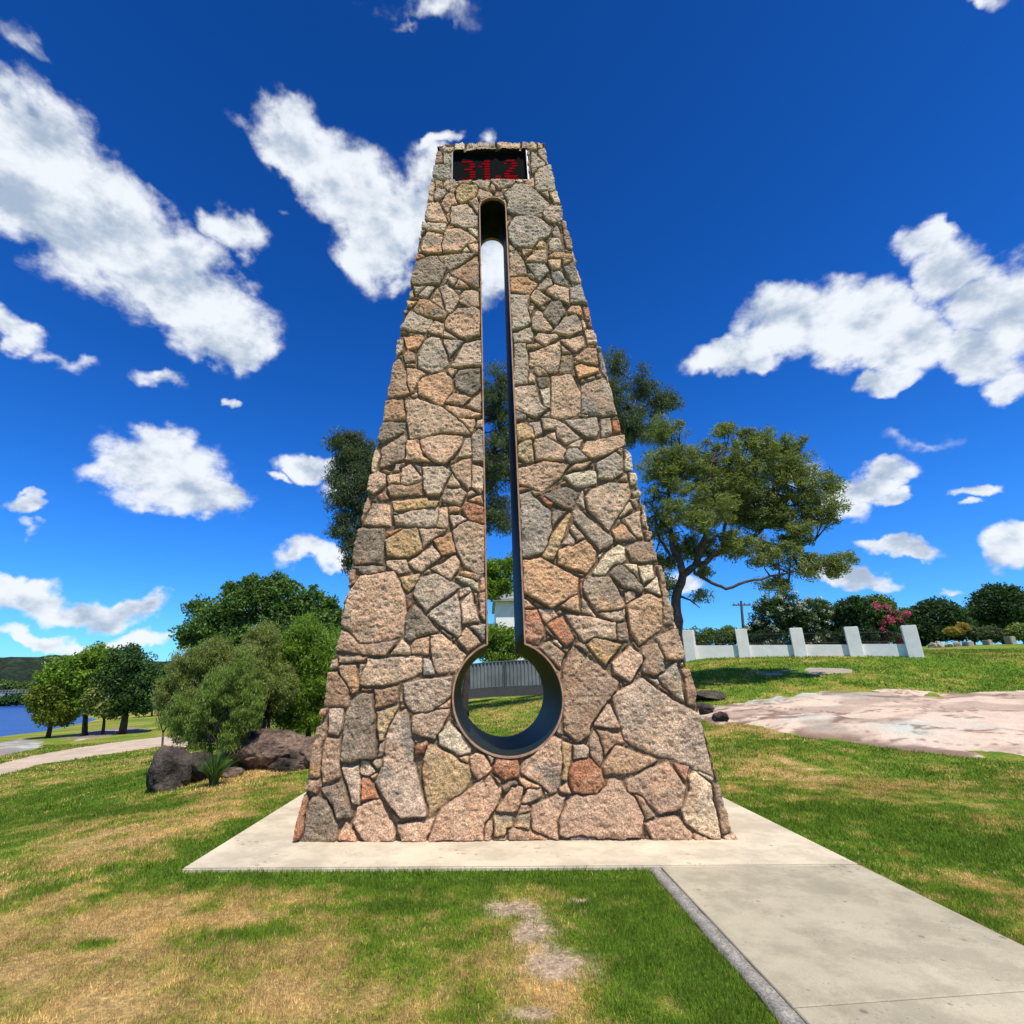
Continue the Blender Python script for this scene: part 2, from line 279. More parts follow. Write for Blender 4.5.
def _phi(d2): return np.sqrt(d2+1.5**2)
_d2 = ((CT[:, None, :2]-CT[None, :, :2])**2).sum(2); _n = len(CT)
_A = np.zeros((_n+1, _n+1)); _A[:_n, :_n] = _phi(_d2)-np.eye(_n)*.15; _A[_n, :_n] = 1; _A[:_n, _n] = 1
_w = np.linalg.solve(_A, np.append(CT[:, 2], 0))
def hz(x, y):
    x = np.asarray(x, float); y = np.asarray(y, float); r = np.full(x.shape, _w[-1])
    for i in range(_n): r = r+_w[i]*_phi((x-CT[i, 0])**2+(y-CT[i, 1])**2)
    # stay just under the concrete near the monument
    flat = np.maximum(np.maximum(np.abs(x)-3.3, 0), np.maximum(5.2-y, 0)+np.maximum(y-9.6, 0)); k = sstep(0, 1.2, flat)
    pth = np.maximum(np.abs(x-2.1)-1.2, 0)+np.maximum(y-5.6, 0); k = np.minimum(k, sstep(0, .8, pth))
    r = r*k+(-.035)*(1-k)
    return r
def hit(px, py):
    d = ray(px, py); t = np.linspace(1.5, 160, 6000); X = CAM[0]+d[0]*t; Y = d[1]*t; Z = CAM[2]+d[2]*t
    g = Z-hz(X, Y); i = np.argmax(g < 0)
    if not g[i] < 0: i = len(t)-1
    return np.array([X[i], Y[i], Z[i]])
def hitp(s): return [tuple(hit(*map(float, p.split(',')))[:2]) for p in s.split()]
OUT = {
 'big': hitp('696,716 712,706 742,703 770,697 830,690 900,689 960,693 1030,690 1150,694 1200,740 1100,778 1024,763 960,758 880,748 800,738 745,725 715,724'),
 'upper': hitp('748,671 772,672 800,668 852,669 862,673 815,676 765,676'),
 'left': hitp('-60,756 -15,746 15,741 36,740 50,743 38,749 12,754 -20,762 -60,770'),
 'midleft': hitp('55,738 90,731 130,727 152,729 115,735 75,741'),
}
GP = hitp('-60,788 -10,767 30,757 80,748 130,741 165,737 200,738 200,747 165,746 130,751 90,757 40,765 5,774 -60,800')
BARE = [(hit(512, 908), .30, .22), (hit(535, 935), .20, .30), (hit(558, 968), .26, .28), (hit(530, 1016), .14, .10), (hit(578, 902), .10, .07), (hit(95, 965), .15, .03)]
def gs(x, y, px, py, rx, ry):
    c = hit(px, py); return np.exp(-((x-c[0])/rx)**2-((y-c[1])/ry)**2)
DRY = [(20,980,1.3,.9,.5),(150,930,1.1,.7,.32),(60,880,1.8,1.0,.30),(330,1010,.6,.3,.22),(300,950,.9,.5,.1),(230,780,1.1,1.6,.75),(120,830,1.3,1.2,.5),(300,768,.7,.6,.6),(560,990,.35,.5,.35),(500,930,.4,.4,.3),
  (760,765,2.0,1.2,.42),(900,790,3,1.6,.28),(1010,900,.35,.8,.4),(820,725,4,.8,.2),(900,668,9,3,-.3),
  (250,868,2.2,.16,-.8),(400,876,2.2,.16,-.75),(560,878,1.6,.16,-.55),(250,830,.35,1.5,-.9),(270,935,.5,.14,-.6),(620,940,.3,1.2,-.35),(700,970,.3,.8,-.5),(900,830,4,2.2,-.42),(550,960,.4,.9,.5),(60,800,2.5,3,-.45),(100,945,.15,.08,-1.4),(380,908,.9,.1,-.5),(20,730,20,10,.1),(60,815,3.5,1.0,-.35)]
DRYC = [(hit(a, b)[:2], c, d, e) for a, b, c, d, e in DRY]
def dryness(x, y):
    v = .35+.8*(fbm(x*.55, y*.55, o=3, seed=3)-.5)+1.7*(fbm(x*2.9, y*2.9, o=5, seed=9, g=.62)-.5)
    for c, a, b, w in DRYC: v = v+w*(.82 if w > 0 else .9)*np.exp(-((x-c[0])/a)**2-((y-c[1])/b)**2)
    return np.clip(v, 0, 1)
def bare(x, y):
    v = np.full(x.shape, -9.0)
    for c, a, b in BARE: v = np.maximum(v, 1-np.sqrt(((x-c[0])/a)**2+((y-c[1])/b)**2))
    return sstep(-.05, .6, v+1.3*(fbm(x*8, y*8, o=5, seed=21, g=.65)-.5)*(v > -.45)-.02*(v <= -.35))
GREEN = np.array((.20, .295, .030)); LUSH = np.array((.125, .235, .020)); STRAW = np.array((.66, .46, .19)); YG = np.array((.34, .33, .048)); DIRT = np.array((.52, .385, .265))
def turf(x, y):
    d = dryness(x, y)[:, None]
    c = np.where(d < .3, LUSH+(GREEN-LUSH)*d/.3, np.where(d < .55, GREEN+(YG-GREEN)*(d-.3)/.25, YG+(STRAW-YG)*(d-.55)/.45))
    return c
def axis(segs):
    o = []
    for a, b, s in segs: o.append(np.arange(a, b, s))
    return np.unique(np.round(np.concatenate(o), 4))
def sheet(xs, ys):
    X, Y = np.meshgrid(xs, ys); nx = len(xs); i = np.arange(len(ys)-1)[:, None]*nx+np.arange(nx-1)[None]
    return X.ravel(), Y.ravel(), np.stack([i, i+1, i+nx+1, i+nx], 2).reshape(-1, 4)
xs = axis([(-2500, -400, 300), (-400, -100, 20), (-100, -30, 2), (-30, -8, .4), (-8, 8, .09), (8, 30, .4), (30, 100, 2), (100, 400, 20), (400, 2600, 300)])
ys = axis([(-400, -20, 30), (-20, 1, 1.5), (1, 11, .09), (11, 45, .35), (45, 130, 2), (130, 400, 20), (400, 2600, 300)])
x, y, f = sheet(xs, ys)
far = np.hypot(x, y) > 350; xc = np.where(far, x/np.maximum(np.hypot(x, y), 1)*350, x); yc = np.where(far, y/np.maximum(np.hypot(x, y), 1)*350, y)
z = hz(xc, yc); z = z+(fbm(x*.9, y*.9, o=3, seed=5)-.5)*.05*sstep(3.6, 7, np.hypot(x, y-7)-0)*1.0
b = bare(x, y)[:, None]; col = turf(x, y)*.8; col = col*(1-b)+DIRT*b
mesh('ground', np.stack([x, y, z], 1), f, M_ground, smooth=True, col=col); props(bpy.data.objects['ground'], kind='structure')
def zg(x, y): return float(hz(np.array([x]), np.array([y]))[0])

# lake, hills
mesh('lake', [(-900, 20, -2.35), (-14, 20, -2.35), (-14, 420, -2.35), (-900, 420, -2.35)], [(0, 1, 2, 3)], M_water); props(bpy.data.objects['lake'], kind='structure')
def hills(name, x0, x1, y0, dep, prof, step, c1, c2):
    xs = np.arange(x0, x1, step); ys = np.arange(0, 1.0001, .04); x, t, f = sheet(xs, ys); y = y0+t*dep+(fbm(x*.01, t*3, o=2)-.5)*60
    top = np.interp(x, [p[0] for p in prof], [p[1] for p in prof])*(1+.25*(fbm(x*.012, t*0+3, o=3)-.5))
    z = -3+top*np.sin(np.clip(t*1.25, 0, 1)*math.pi/2)**1.3+(fbm(x*.11, y*.11, o=4, seed=8)-.5)*9*sstep(0, .1, t)
    k = fbm(x*.02, y*.02, o=4, seed=4)[:, None]
    o = mesh(name, np.stack([x, y, z], 1), f, M_hill, col=np.array(c1)+(np.array(c2)-np.array(c1))*k); props(o, kind='structure')
hills('hills', -900, 500, 330, 260, [(-900, 34), (-420, 30), (-300, 26), (-200, 30), (-60, 16), (200, 10), (500, 12)], 5, (.016, .030, .018), (.035, .05, .028))

# ------------------------------------------------------------------ concrete slab, path, kerb
a = Acc(); a.box((-3.06, 5.451, -.14), (3.048, 9.35, 0)); o = a.obj('slab', M_conc); props(o, kind='structure')
bm = bmesh.new(); bm.from_mesh(o.data); bmesh.ops.bevel(bm, geom=bm.edges[:], offset=.012, segments=2, affect='EDGES'); bm.to_mesh(o.data)
a = Acc()
def pslab(ya0, ya1, yb0, yb1):          # corner distances along the left and right edges
    v = [(1.274, ya0), (3.048, yb0), (3.048, yb1), (1.274, ya1)]; a.add([(x, y, z) for z in (-.14, -.004) for x, y in v], [(3, 2, 1, 0), (4, 5, 6, 7), (0, 1, 5, 4), (1, 2, 6, 5), (2, 3, 7, 6), (3, 0, 4, 7)])
pslab(-3, 3.325, -3, 3.52); pslab(3.337, 5.437, 3.532, 5.437)
o = a.obj('path', M_path); props(o, kind='structure')
bm = bmesh.new(); bm.from_mesh(o.data); bmesh.ops.bevel(bm, geom=bm.edges[:], offset=.006, segments=1, affect='EDGES'); bm.to_mesh(o.data)
a = Acc(); a.box((1.26, -2.9, -.12), (3.03, 5.5, -.03)); props(a.obj('path_bed', M_joint), kind='structure')
n = 120; yy = np.linspace(-3, 5.437, n); X0 = 1.168+.008*(fbm(yy*6, yy*0, o=2)-.5)*2; zz = -.012+.012*(fbm(yy*9, yy*0+4, o=3)-.5)
v = np.concatenate([np.stack([X0, yy, zz-.1], 1), np.stack([X0, yy, zz], 1), np.stack([X0*0+1.262, yy, zz+.004], 1), np.stack([X0*0+1.262, yy, zz-.1], 1)])
f = np.array([(k*n+i, k*n+i+1, (k+1)*n+i+1, (k+1)*n+i) for k in range(3) for i in range(n-1)]); props(mesh('path_edging', v, f, M_kerb), kind='structure')

# ------------------------------------------------------------------ the thermometer monument
H, YF, DB, DT, WB, WT = 10.915, 6.2604, 2.1586, .6244, 2.3085, .9587
KD = (DB-DT)/2/H; XT = -.008
ZC, RC, SW, ZS, XO = 1.418, .6223, .2163, 9.533, -.0165
def yfront(z): return YF+KD*z
def yback(z): return YF+DB-KD*z
def hw(z): return WB+(WT-WB)*z/H
PAL = {'t': (.67, .455, .295), 'p': (.70, .42, .245), 'g': (.55, .42, .30), 'd': (.29, .22, .15), 'b': (.45, .285, .175), 'w': (.76, .58, .37), 'o': (.64, .375, .20), 'y': (.62, .41, .20), 'r': (.52, .235, .125)}
MORT = np.array((.215, .145, .088))
STONES = '''t-96 1084 -87 1089 -69 1089 -71 1078 -91 1076|w-71 1075 -66 1093 -49 1092 -52 1075|g-46 1089 -42 1093 6 1092 7 1079 -7 1076 -46 1077|t-63 1002 -34 1001 -43 991 -60 992
|g-34 994 -25 1003 -3 1001 -8 986 -10 974 -22 982|g-89 1073 -74 1073 -74 1047 -87 1046|b-101 1074 -92 1076 -90 1050 -104 1044|g-107 1038 -76 1040 -73 1006 -96 1005 -109 1017
|t-109 1005 -100 1004 -102 997 -108 997|t-85 984 -87 991 -81 1002 -69 1002 -61 988 -70 978 -81 976|t-102 999 -89 999 -88 986 -100 984
|g-101 984 -87 979 -80 969 -87 960 -96 953 -102 955|p-110 995 -103 994 -105 951 -114 952|t-77 971 -67 980 -64 976 -70 966|p-85 959 -79 965 -68 964 -62 944 -73 940 -80 921 -89 940
|y-65 973 -58 985 -29 984 -27 967 -34 955 -56 941 -63 954|t-29 958 -24 976 -4 966 0 957 -21 952|t-42 944 -29 955 -26 938 -27 919
|g-74 916 -72 935 -45 941 -28 910 -28 884 -50 882 -73 893|t-81 914 -76 919 -76 900|t-117 946 -95 947 -88 926 -78 896 -96 900 -118 906|t-123 899 -80 892 -83 878 -88 873 -124 886
|d-126 884 -116 880 -124 868|t10 1090 15 1093 39 1097 54 1092 49 1080 42 1079 15 1078|t53 1080 57 1092 81 1091 81 1076 68 1075|t83 1080 84 1092 94 1092 94 1082 86 1077
|g83 1073 95 1077 100 1045 96 1040 86 1059|g71 1067 76 1067 94 1038 91 1030 69 1027|t70 1022 79 1023 70 1012|g80 1020 101 1032 106 1025 111 972 104 969 77 971 74 978 75 1008
|t54 989 70 1003 73 1001 72 978|t42 1002 54 1001 49 988 43 992|t-8 1000 13 1001 41 1002 38 992 17 978 9 979
|g19 962 38 984 64 981 75 968 95 939 95 929 82 918 65 911 31 913 22 922 26 941|t83 963 95 966 96 951|w98 963 112 966 114 936 105 937|t84 916 91 927 116 929 118 898 99 891 85 901
|g69 910 80 913 80 904 73 906|w22 906 29 906 23 902|g23 881 35 903 59 908 81 897 96 874 90 861 74 853 62 838 41 838 30 845 24 859|t96 870 105 884 109 869 110 856 97 861
|b115 887 119 891 126 858 127 829 117 832 115 860|p-119 865 -113 878 -85 871 -87 862 -90 846 -88 830 -109 828 -122 834
|t-85 871 -79 882 -57 881 -39 869 -28 853 -44 847 -60 829 -86 830 -88 844|w-54 831 -46 842 -41 829|t-44 846 -28 848 -28 826 -36 827|w-44 881 -28 880 -28 862 -39 871
|w-128 841 -122 836 -125 832|r-131 826 -117 825 -117 821 -131 815|d-132 811 -109 822 -96 823 -84 801 -79 797 -90 761 -132 761 -139 769
|t-94 822 -31 823 -51 807 -73 794 -78 796 -88 812|b-71 788 -30 818 -28 816 -28 753 -34 753 -52 769 -70 781|t-85 762 -76 785 -74 778|t-77 768 -73 778 -62 769 -68 758
|t-66 754 -59 771 -43 753|t-66 749 -55 750 -59 741|t-58 733 -52 747 -37 750 -28 742 -28 714 -42 714 -57 722|t-90 754 -79 762 -60 737 -59 725 -71 702 -78 702 -80 718
|g-131 757 -112 757 -128 739|g-122 738 -109 757 -96 756 -111 731|t-103 728 -94 751 -90 744 -84 712|o-140 749 -133 752 -132 737 -137 735
|o-130 711 -122 730 -106 728 -75 700 -80 690 -126 703|p-142 729 -123 728 -134 717 -140 717|g-141 698 -135 708 -101 691 -105 674 -109 667 -149 671
|t-108 670 -97 689 -83 682 -83 659 -103 666|p-82 688 -78 696 -62 711 -30 710 -26 703 -27 660 -48 651 -61 660 -80 675|t-81 667 -61 654 -65 652 -81 658|g-83 653 -52 647 -74 619
|t-71 600 -50 645 -26 650 -26 602 -58 599|g-110 650 -101 658 -88 654 -74 607 -76 603 -99 592 -120 602 -119 624|o-152 657 -114 662 -112 654 -121 636 -136 634 -142 654
|t-157 623 -153 651 -144 652 -144 632|o-142 626 -136 632 -124 626 -124 612 -138 611|b-156 613 -148 619 -136 589 -134 570 -131 557 -138 553 -166 550
|o-136 601 -120 601 -107 591 -117 583 -125 559 -129 557 -135 580|p-118 574 -112 583 -82 593 -69 580 -69 558 -81 536 -86 535 -116 555 -118 564|p-76 594 -74 598 -61 595 -69 584
|d-66 580 -60 595 -28 596 -27 562 -42 551 -64 565|p-78 540 -66 556 -42 547 -53 535|t-49 533 -27 555 -27 524|p-79 537 -33 521 -26 518 -29 515 -61 515 -73 525
|w-128 553 -119 557 -119 551|o-168 543 -156 546 -140 546 -134 512 -170 512|t-136 543 -119 546 -80 530 -52 504 -42 487 -84 492 -108 482 -127 482 -132 509
|t-60 513 -37 512 -35 501 -41 489|t-33 509 -24 510 -24 499 -33 497|d-168 510 -134 508 -136 494 -165 475 -174 484|b-165 467 -135 489 -132 483 -134 447 -166 437
|p-131 478 -115 479 -108 454 -97 446 -132 447|p-114 479 -83 488 -53 484 -55 469 -78 440 -97 448 -111 464|t-48 481 -42 480 -42 454 -60 451|t-40 485 -30 495 -25 491 -25 443 -40 445
|w-181 442 -174 472 -167 455 -173 432 -180 432|p-183 423 -169 432 -158 426 -158 411 -172 398 -183 404|t-137 435 -125 441 -108 421 -110 416 -129 411 -136 414
|t-119 440 -111 439 -108 425|t-156 424 -140 428 -137 414 -154 413|b-155 407 -148 413 -129 410 -108 414 -108 396 -150 395|g-109 438 -81 437 -69 428 -85 395 -101 395 -104 403
|t-71 438 -43 449 -42 407 -45 403 -58 417|t-74 408 -67 427 -55 407|t-40 439 -25 434 -26 401 -29 397 -41 405|g-80 403 -55 403 -48 396 -57 380 -80 387|t-46 398 -41 400 -36 396 -46 393
|o-45 388 -28 394 -26 382|r-167 394 -159 402 -152 390 -163 389|o-188 360 -187 389 -181 396 -177 382 -185 360|t-179 365 -173 385 -151 381 -146 352 -170 354 -183 355
|y-148 387 -119 390 -101 391 -99 386 -85 387 -89 377 -144 374|g-144 365 -115 375 -85 378 -88 351 -140 353|p-85 376 -73 378 -73 349 -88 350|o-72 378 -57 378 -58 371 -72 369
|r-55 376 -50 386 -26 377 -26 352 -47 360|t-71 365 -58 366 -48 360 -65 349|d-192 350 -157 348 -154 340 -156 302 -195 302|r-155 344 -132 349 -132 345 -152 338
|y-153 333 -130 348 -112 349 -106 320 -121 310 -149 311|t-109 348 -75 347 -104 322|o-90 331 -69 344 -63 315 -80 311|t-67 345 -47 357 -25 351 -25 290 -33 287 -51 297 -61 315
|t-122 304 -92 324 -81 310 -106 290 -114 294|t-150 305 -125 307 -120 291 -134 290 -150 300|t-93 294 -63 311 -58 303 -59 295 -69 280|o-57 289 -51 291 -31 285 -35 280 -57 286
|w-63 283 -57 285 -35 276 -33 265|p-199 245 -195 267 -181 286 -140 292 -123 258 -123 214 -145 205 -177 204 -201 228|b-194 299 -156 299 -154 293 -179 288
|r-197 293 -189 295 -189 279 -196 273|y-133 284 -108 287 -107 279 -119 265 -127 270|g-107 283 -86 287 -57 271 -99 240 -114 262|r-123 260 -117 263 -117 250 -122 244
|d-123 231 -113 249 -83 216 -117 206 -124 210|g-97 236 -61 262 -57 238 -56 211 -60 210|t-57 267 -45 271 -43 266 -57 257|t-56 249 -43 264 -34 228 -54 226
|p-31 280 -24 284 -25 266 -31 266|p-32 262 -25 264 -26 228 -33 237|t-60 206 -49 221 -31 202 -47 193|g-43 222 -26 224 -27 206 -30 205
|b-206 197 -201 221 -177 202 -132 207 -144 190 -172 191|t-140 190 -126 208 -116 199 -116 190|p-115 201 -109 208 -93 209 -94 190 -114 190
|t-92 211 -79 212 -49 189 -62 170 -86 169 -90 192|t-165 185 -101 188 -101 170 -130 158 -161 155 -174 158|g-99 185 -90 183 -84 168 -99 167|p-200 188 -166 187 -168 183 -199 182
|o-200 177 -197 179 -179 179 -175 155 -176 149 -182 147 -193 164|t-209 185 -201 185 -202 176 -209 175|w-175 180 -170 179 -173 166
|b-213 171 -201 171 -186 153 -185 132 -217 134 -214 153|r-218 130 -210 131 -210 124 -216 124|t-207 130 -190 131 -189 118 -193 103 -205 105
|d-186 127 -181 140 -169 147 -159 146 -149 81 -151 79 -188 76 -188 108|b-156 151 -128 154 -128 137 -153 131|y-152 126 -127 132 -132 122 -143 98 -147 97
|o-219 109 -210 117 -207 109 -211 92 -210 61 -222 61|b-206 100 -192 98 -187 61 -206 56 -211 76 -209 95|d-225 53 -222 58 -210 58 -208 51 -211 45 -225 50
|r-229 44 -225 46 -220 41 -224 4 -233 -1|d-219 37 -214 42 -201 38 -187 15 -186 0 -223 0 -222 24|d-208 50 -184 56 -172 23 -187 21 -194 35 -200 42
|t-186 71 -167 72 -165 54 -165 35 -173 36 -179 55|t-166 74 -163 76 -157 76 -149 66 -156 62 -166 63|t-154 76 -144 78 -142 71 -147 69|p-155 61 -147 64 -149 58
|r-165 60 -156 60 -143 41 -164 39|p-167 32 -159 36 -143 39 -125 10 -126 0 -156 0 -170 16|p-187 1 -177 18 -165 4 -164 0
|t-131 124 -117 129 -111 102 -107 75 -92 24 -119 21 -133 35 -148 54 -141 73 -140 97|y-93 90 -89 92 -80 89 -47 70 -45 60 -52 47 -76 31 -88 23 -91 33 -97 64
|r-108 90 -95 96 -93 94 -96 84 -107 83|p-58 80 -48 81 -48 74|p-46 80 -39 84 -30 81 -21 67 -36 56 -45 66|w-26 81 -19 78 -22 72
|p-89 0 -82 19 -75 30 -52 45 -25 61 -13 48 -15 35 -28 19 -33 0|t-123 15 -93 19 -83 21 -92 1 -117 0|o-29 17 -22 18 -21 10 -25 -1 -31 0|b-129 27 -120 19 -123 17
|t-145 93 -140 96 -140 82 -147 80|t-123 156 -102 162 -66 165 -67 143 -81 132 -96 125 -110 127 -118 136|p-81 130 -68 139 -69 131|t-110 118 -108 122 -69 130 -69 125 -85 98 -111 104
|w-80 102 -69 117 -55 101 -44 89 -45 84 -59 83 -79 93|r-17 78 8 76 8 59 -7 57 -20 65|p11 72 48 99 57 95 56 67 48 44 41 43 31 53 10 63|y58 94 68 90 64 74 59 56 53 57 56 70
|t70 90 81 92 86 86 84 79 68 77|r61 62 66 71 75 77 88 76 97 65 102 49 92 43 68 44 63 50|b85 92 93 104 98 99 101 77 96 70 89 77|d-12 49 -10 52 4 55 6 52 -7 45
|p-17 28 0 50 13 50 6 28 -1 26|t10 34 17 48 31 48 32 40|p8 58 15 56 31 50 29 48 14 49|t7 25 9 32 15 33 18 27|y-20 23 -2 22 -1 13 -9 11 -10 4 -20 4|y1 12 6 23 18 24 16 10
|p-6 9 0 11 19 9 35 2 33 0 -5 0|b-20 3 -9 3 -9 0 -21 0|p20 32 48 41 56 40 51 23 46 15 47 1 20 10|t49 47 58 54 63 43
|p58 36 69 41 90 42 103 49 106 56 113 57 130 39 138 21 132 2 92 2 71 5 55 3 49 6 50 17|g60 3 86 3 87 -1 60 0|w91 1 100 1 100 -1 90 -1
|p97 105 107 105 112 102 124 103 126 93 115 91 103 81|p102 126 111 136 117 122 123 108 95 110|o99 69 115 89 124 88 159 74 141 66 123 61 102 62
|p124 55 147 65 170 73 186 49 179 29 156 23 138 41 125 46|t116 141 155 161 171 146 191 133 213 122 218 59 202 64 179 75 162 78 142 86 128 95|b204 161 201 170 211 169 212 130 201 132
|r178 70 193 67 187 54|w191 59 200 62 213 50 215 0 200 1 181 16 178 26 191 44|w204 64 217 56 215 53 203 61|b216 50 222 52 228 8 218 5|b132 41 139 38 150 21 140 18
|p139 15 171 22 186 5 185 -1 145 0|t187 5 202 1 200 -1 187 -1|t218 4 233 5 232 -1 218 -1|t22 841 26 843 32 829 23 829|g89 845 95 855 108 854 111 829 109 826 90 829
|t23 825 34 829 47 805 49 780 22 777|t44 829 63 830 46 818|t64 828 84 830 83 802 49 804|p86 813 98 822 129 819 125 809 89 811|t85 806 107 808 102 789 91 788|p109 808 125 807 109 797
|d108 791 131 805 132 759 121 759|g50 799 80 801 86 783 68 765|g90 781 104 783 115 756 113 752 92 759|g63 745 80 769 89 767 88 753 75 742|t78 742 92 755 114 750 113 714 100 722
|t55 733 62 745 87 725 66 713 54 726|o22 769 49 772 65 757 55 739 23 745|d71 696 86 722 97 722 106 697 88 673|g116 750 135 755 141 714 115 718
|p110 705 115 712 131 712 131 692 111 699|r134 710 142 708 146 675 135 679|t49 710 57 710 51 694|g21 740 52 737 48 716 51 681 41 672 22 667
|t54 687 61 704 69 702 83 669 70 662 53 666|t80 662 96 678 106 692 121 695 127 682 129 664 107 654|w127 683 132 684 135 666 131 666|r135 686 145 686 145 672 139 670
|g23 658 51 673 54 659 50 643 23 643|t56 650 60 659 92 657 91 652 71 637|t43 636 57 641 67 636 44 630|t93 647 128 654 130 637 115 624|t132 664 147 665 149 640 134 639
|g24 640 42 639 44 593 41 570 21 568|t46 624 92 642 94 617 87 587 74 587 61 598 46 601|g94 634 108 623 94 623|d92 619 110 618 105 585 88 586|p113 614 133 630 145 628 148 600 117 609
|o112 599 120 602 147 594 147 587 115 577|t148 620 153 622 157 590 154 580 150 590|t50 592 54 598 63 595 72 584 59 583|t44 588 53 582 53 572 44 571|d55 580 73 580 71 563 59 563
|t22 565 53 566 54 556 58 536 66 525 51 511 21 528|w59 559 73 561 71 529 64 531|t77 581 105 583 118 548 114 523 105 515 86 509 71 514
|g119 566 152 577 161 559 163 514 144 512 115 517|b22 525 37 515 35 509 22 509|t60 514 70 522 70 512|w111 515 125 515 121 510|y22 501 31 505 46 496 46 476 22 475
|t40 504 56 507 58 487 48 482|t58 510 78 508 98 492 110 479 103 473 88 469 78 483 77 492 60 492|g90 507 135 511 137 493 131 477 118 479|t140 507 154 508 155 485 146 478 139 476
|r155 504 165 504 166 487 156 485|t110 458 119 472 173 482 170 465 141 451 122 446|y23 468 43 481 43 443 34 442 21 451|t46 476 64 482 77 471 89 460 86 444 46 444
|t64 484 76 486 77 474 68 478|t90 464 100 473 113 475 108 463|g91 460 104 462 118 446 91 440 83 448|r22 443 28 440 22 437|p22 432 58 442 91 436 79 419 54 400 21 410
|t87 425 99 437 123 441 109 430 96 429|w82 419 109 429 129 426 126 408 107 404 96 403|g128 438 156 455 164 444 162 425 146 414 129 416|t158 458 166 461 164 452
|w169 459 175 452 178 427 166 429|o157 413 166 423 166 411|d53 393 83 405 101 394 90 371 69 379|r48 391 55 391 65 381 61 375|w98 382 106 398 106 373
|t108 388 119 400 142 409 167 407 170 397 165 383 147 358 135 341 110 372|g23 394 34 397 61 369 61 343 50 313 22 307|d64 373 81 369 63 348|y59 335 86 367 87 361 66 313 62 304 47 306
|t86 344 90 350 103 333 93 329|t74 324 84 339 90 329 88 322|g91 369 97 373 139 330 137 325 121 315 106 336 91 357|w151 360 166 381 169 370|t154 356 177 367 177 330 169 334 155 351
|o139 342 155 351 169 330 141 328|w171 395 183 399 181 389 172 389|t168 385 179 387 174 371|t180 375 185 377 186 356 185 345 180 348|r181 340 188 340 186 328 181 328
|w110 288 129 312 145 323 152 320 151 301 138 298 124 283 112 284|b154 318 169 327 190 325 190 302 174 299 159 301|o67 315 103 328 116 312 113 301 102 285 67 298
|o22 303 45 306 91 280 88 261 55 243 22 262|d131 284 142 296 150 294 170 266 165 260 145 267|w148 296 165 296 164 281|w166 294 184 298 185 279 170 273|w171 267 188 279 189 257
|o190 294 194 294 203 243 201 223 190 222 192 258|t147 260 159 262 159 254 147 248|o94 274 103 282 130 280 143 250 142 242 109 237 97 261|r92 278 101 278 94 267 92 257
|p67 245 88 260 88 237|t93 255 108 231 91 237|t110 236 144 240 141 228 130 226|o146 244 173 259 190 252 186 217 155 198 147 212|p21 255 34 244 22 243
|r22 240 37 240 45 209 35 200 21 206|t39 242 57 241 61 233 46 224|r48 223 67 233 79 205 70 197|t71 235 95 232 130 224 129 204 105 209 90 203|r132 222 144 224 143 202 131 203
|y94 199 103 207 134 198 113 175|p38 196 49 203 67 188 60 173|p122 178 145 196 159 183 140 157 122 167|d159 196 177 200 183 185 182 168 168 162 156 168
|o176 206 203 217 206 186 203 181 186 181|w173 161 182 166 196 177 199 157 197 135 179 151|b64 171 78 197 100 180 126 156 124 150 109 131 92 113 87 101 74 93 61 105 61 131'''
stones = []
for s in STONES.replace('\n', '').split('|'):
    q = list(map(int, s[1:].split())); stones.append((s[0], np.array(q, float).reshape(-1, 2)/100))
def worley(u, v, cell, seed, jit=.85):
    iu, iv = np.floor(u/cell), np.floor(v/cell); f1 = np.full(u.shape, 1e9); f2 = f1.copy(); idx = np.zeros(u.shape); cxx = np.zeros(u.shape); cyy = np.zeros(u.shape)
    for a_ in (-1, 0, 1):
        for b_ in (-1, 0, 1):
            gx, gy = iu+a_, iv+b_; jx = (gx+.5+jit*(hsh(gx, gy, gx*0, seed)-.5))*cell; jy = (gy+.5+jit*(hsh(gx, gy, gx*0+1, seed)-.5))*cell
            d = np.hypot(u-jx, v-jy); i2 = hsh(gx, gy, gx*0+2, seed)
            m_ = d < f1; f2 = np.where(m_, f1, np.minimum(f2, d)); idx = np.where(m_, i2, idx); cxx = np.where(m_, jx, cxx); cyy = np.where(m_, jy, cyy); f1 = np.where(m_, d, f1)
    return (f2-f1)/2, idx, cxx, cyy
def relief(u, v, ids, sd, cx, cy, seed):
    """height above the mortar of stone faces; ids: random number in 0..1 per stone"""
    tx = (hsh((ids*9999).round(), u*0, u*0, 31)-.5)*.16; ty = (hsh((ids*9999).round(), u*0+1, u*0, 31)-.5)*.16; up = hsh((ids*9999).round(), u*0+2, u*0, 31)
    edge = sstep(-.002, .014, sd+(fbm(u*22, v*22, o=3, seed=seed)-.5)*.016)
    rough = (fbm(u*4+ids*50, v*4, o=3, seed=seed+3)-.5)*.045+(np.abs(fbm(u*13, v*13+ids*30, o=4, seed=seed+5)-.5))*-.062+(fbm(u*45, v*45, o=3, seed=seed+7)-.5)*.016
    h = .040+.018*up+rough+np.clip(tx*(u-cx)+ty*(v-cy), -.02, .02)+.007*sstep(0, .05, sd)
    return edge*np.maximum(h, .006)+(fbm(u*40, v*40, o=3, seed=seed+11)-.5)*.008
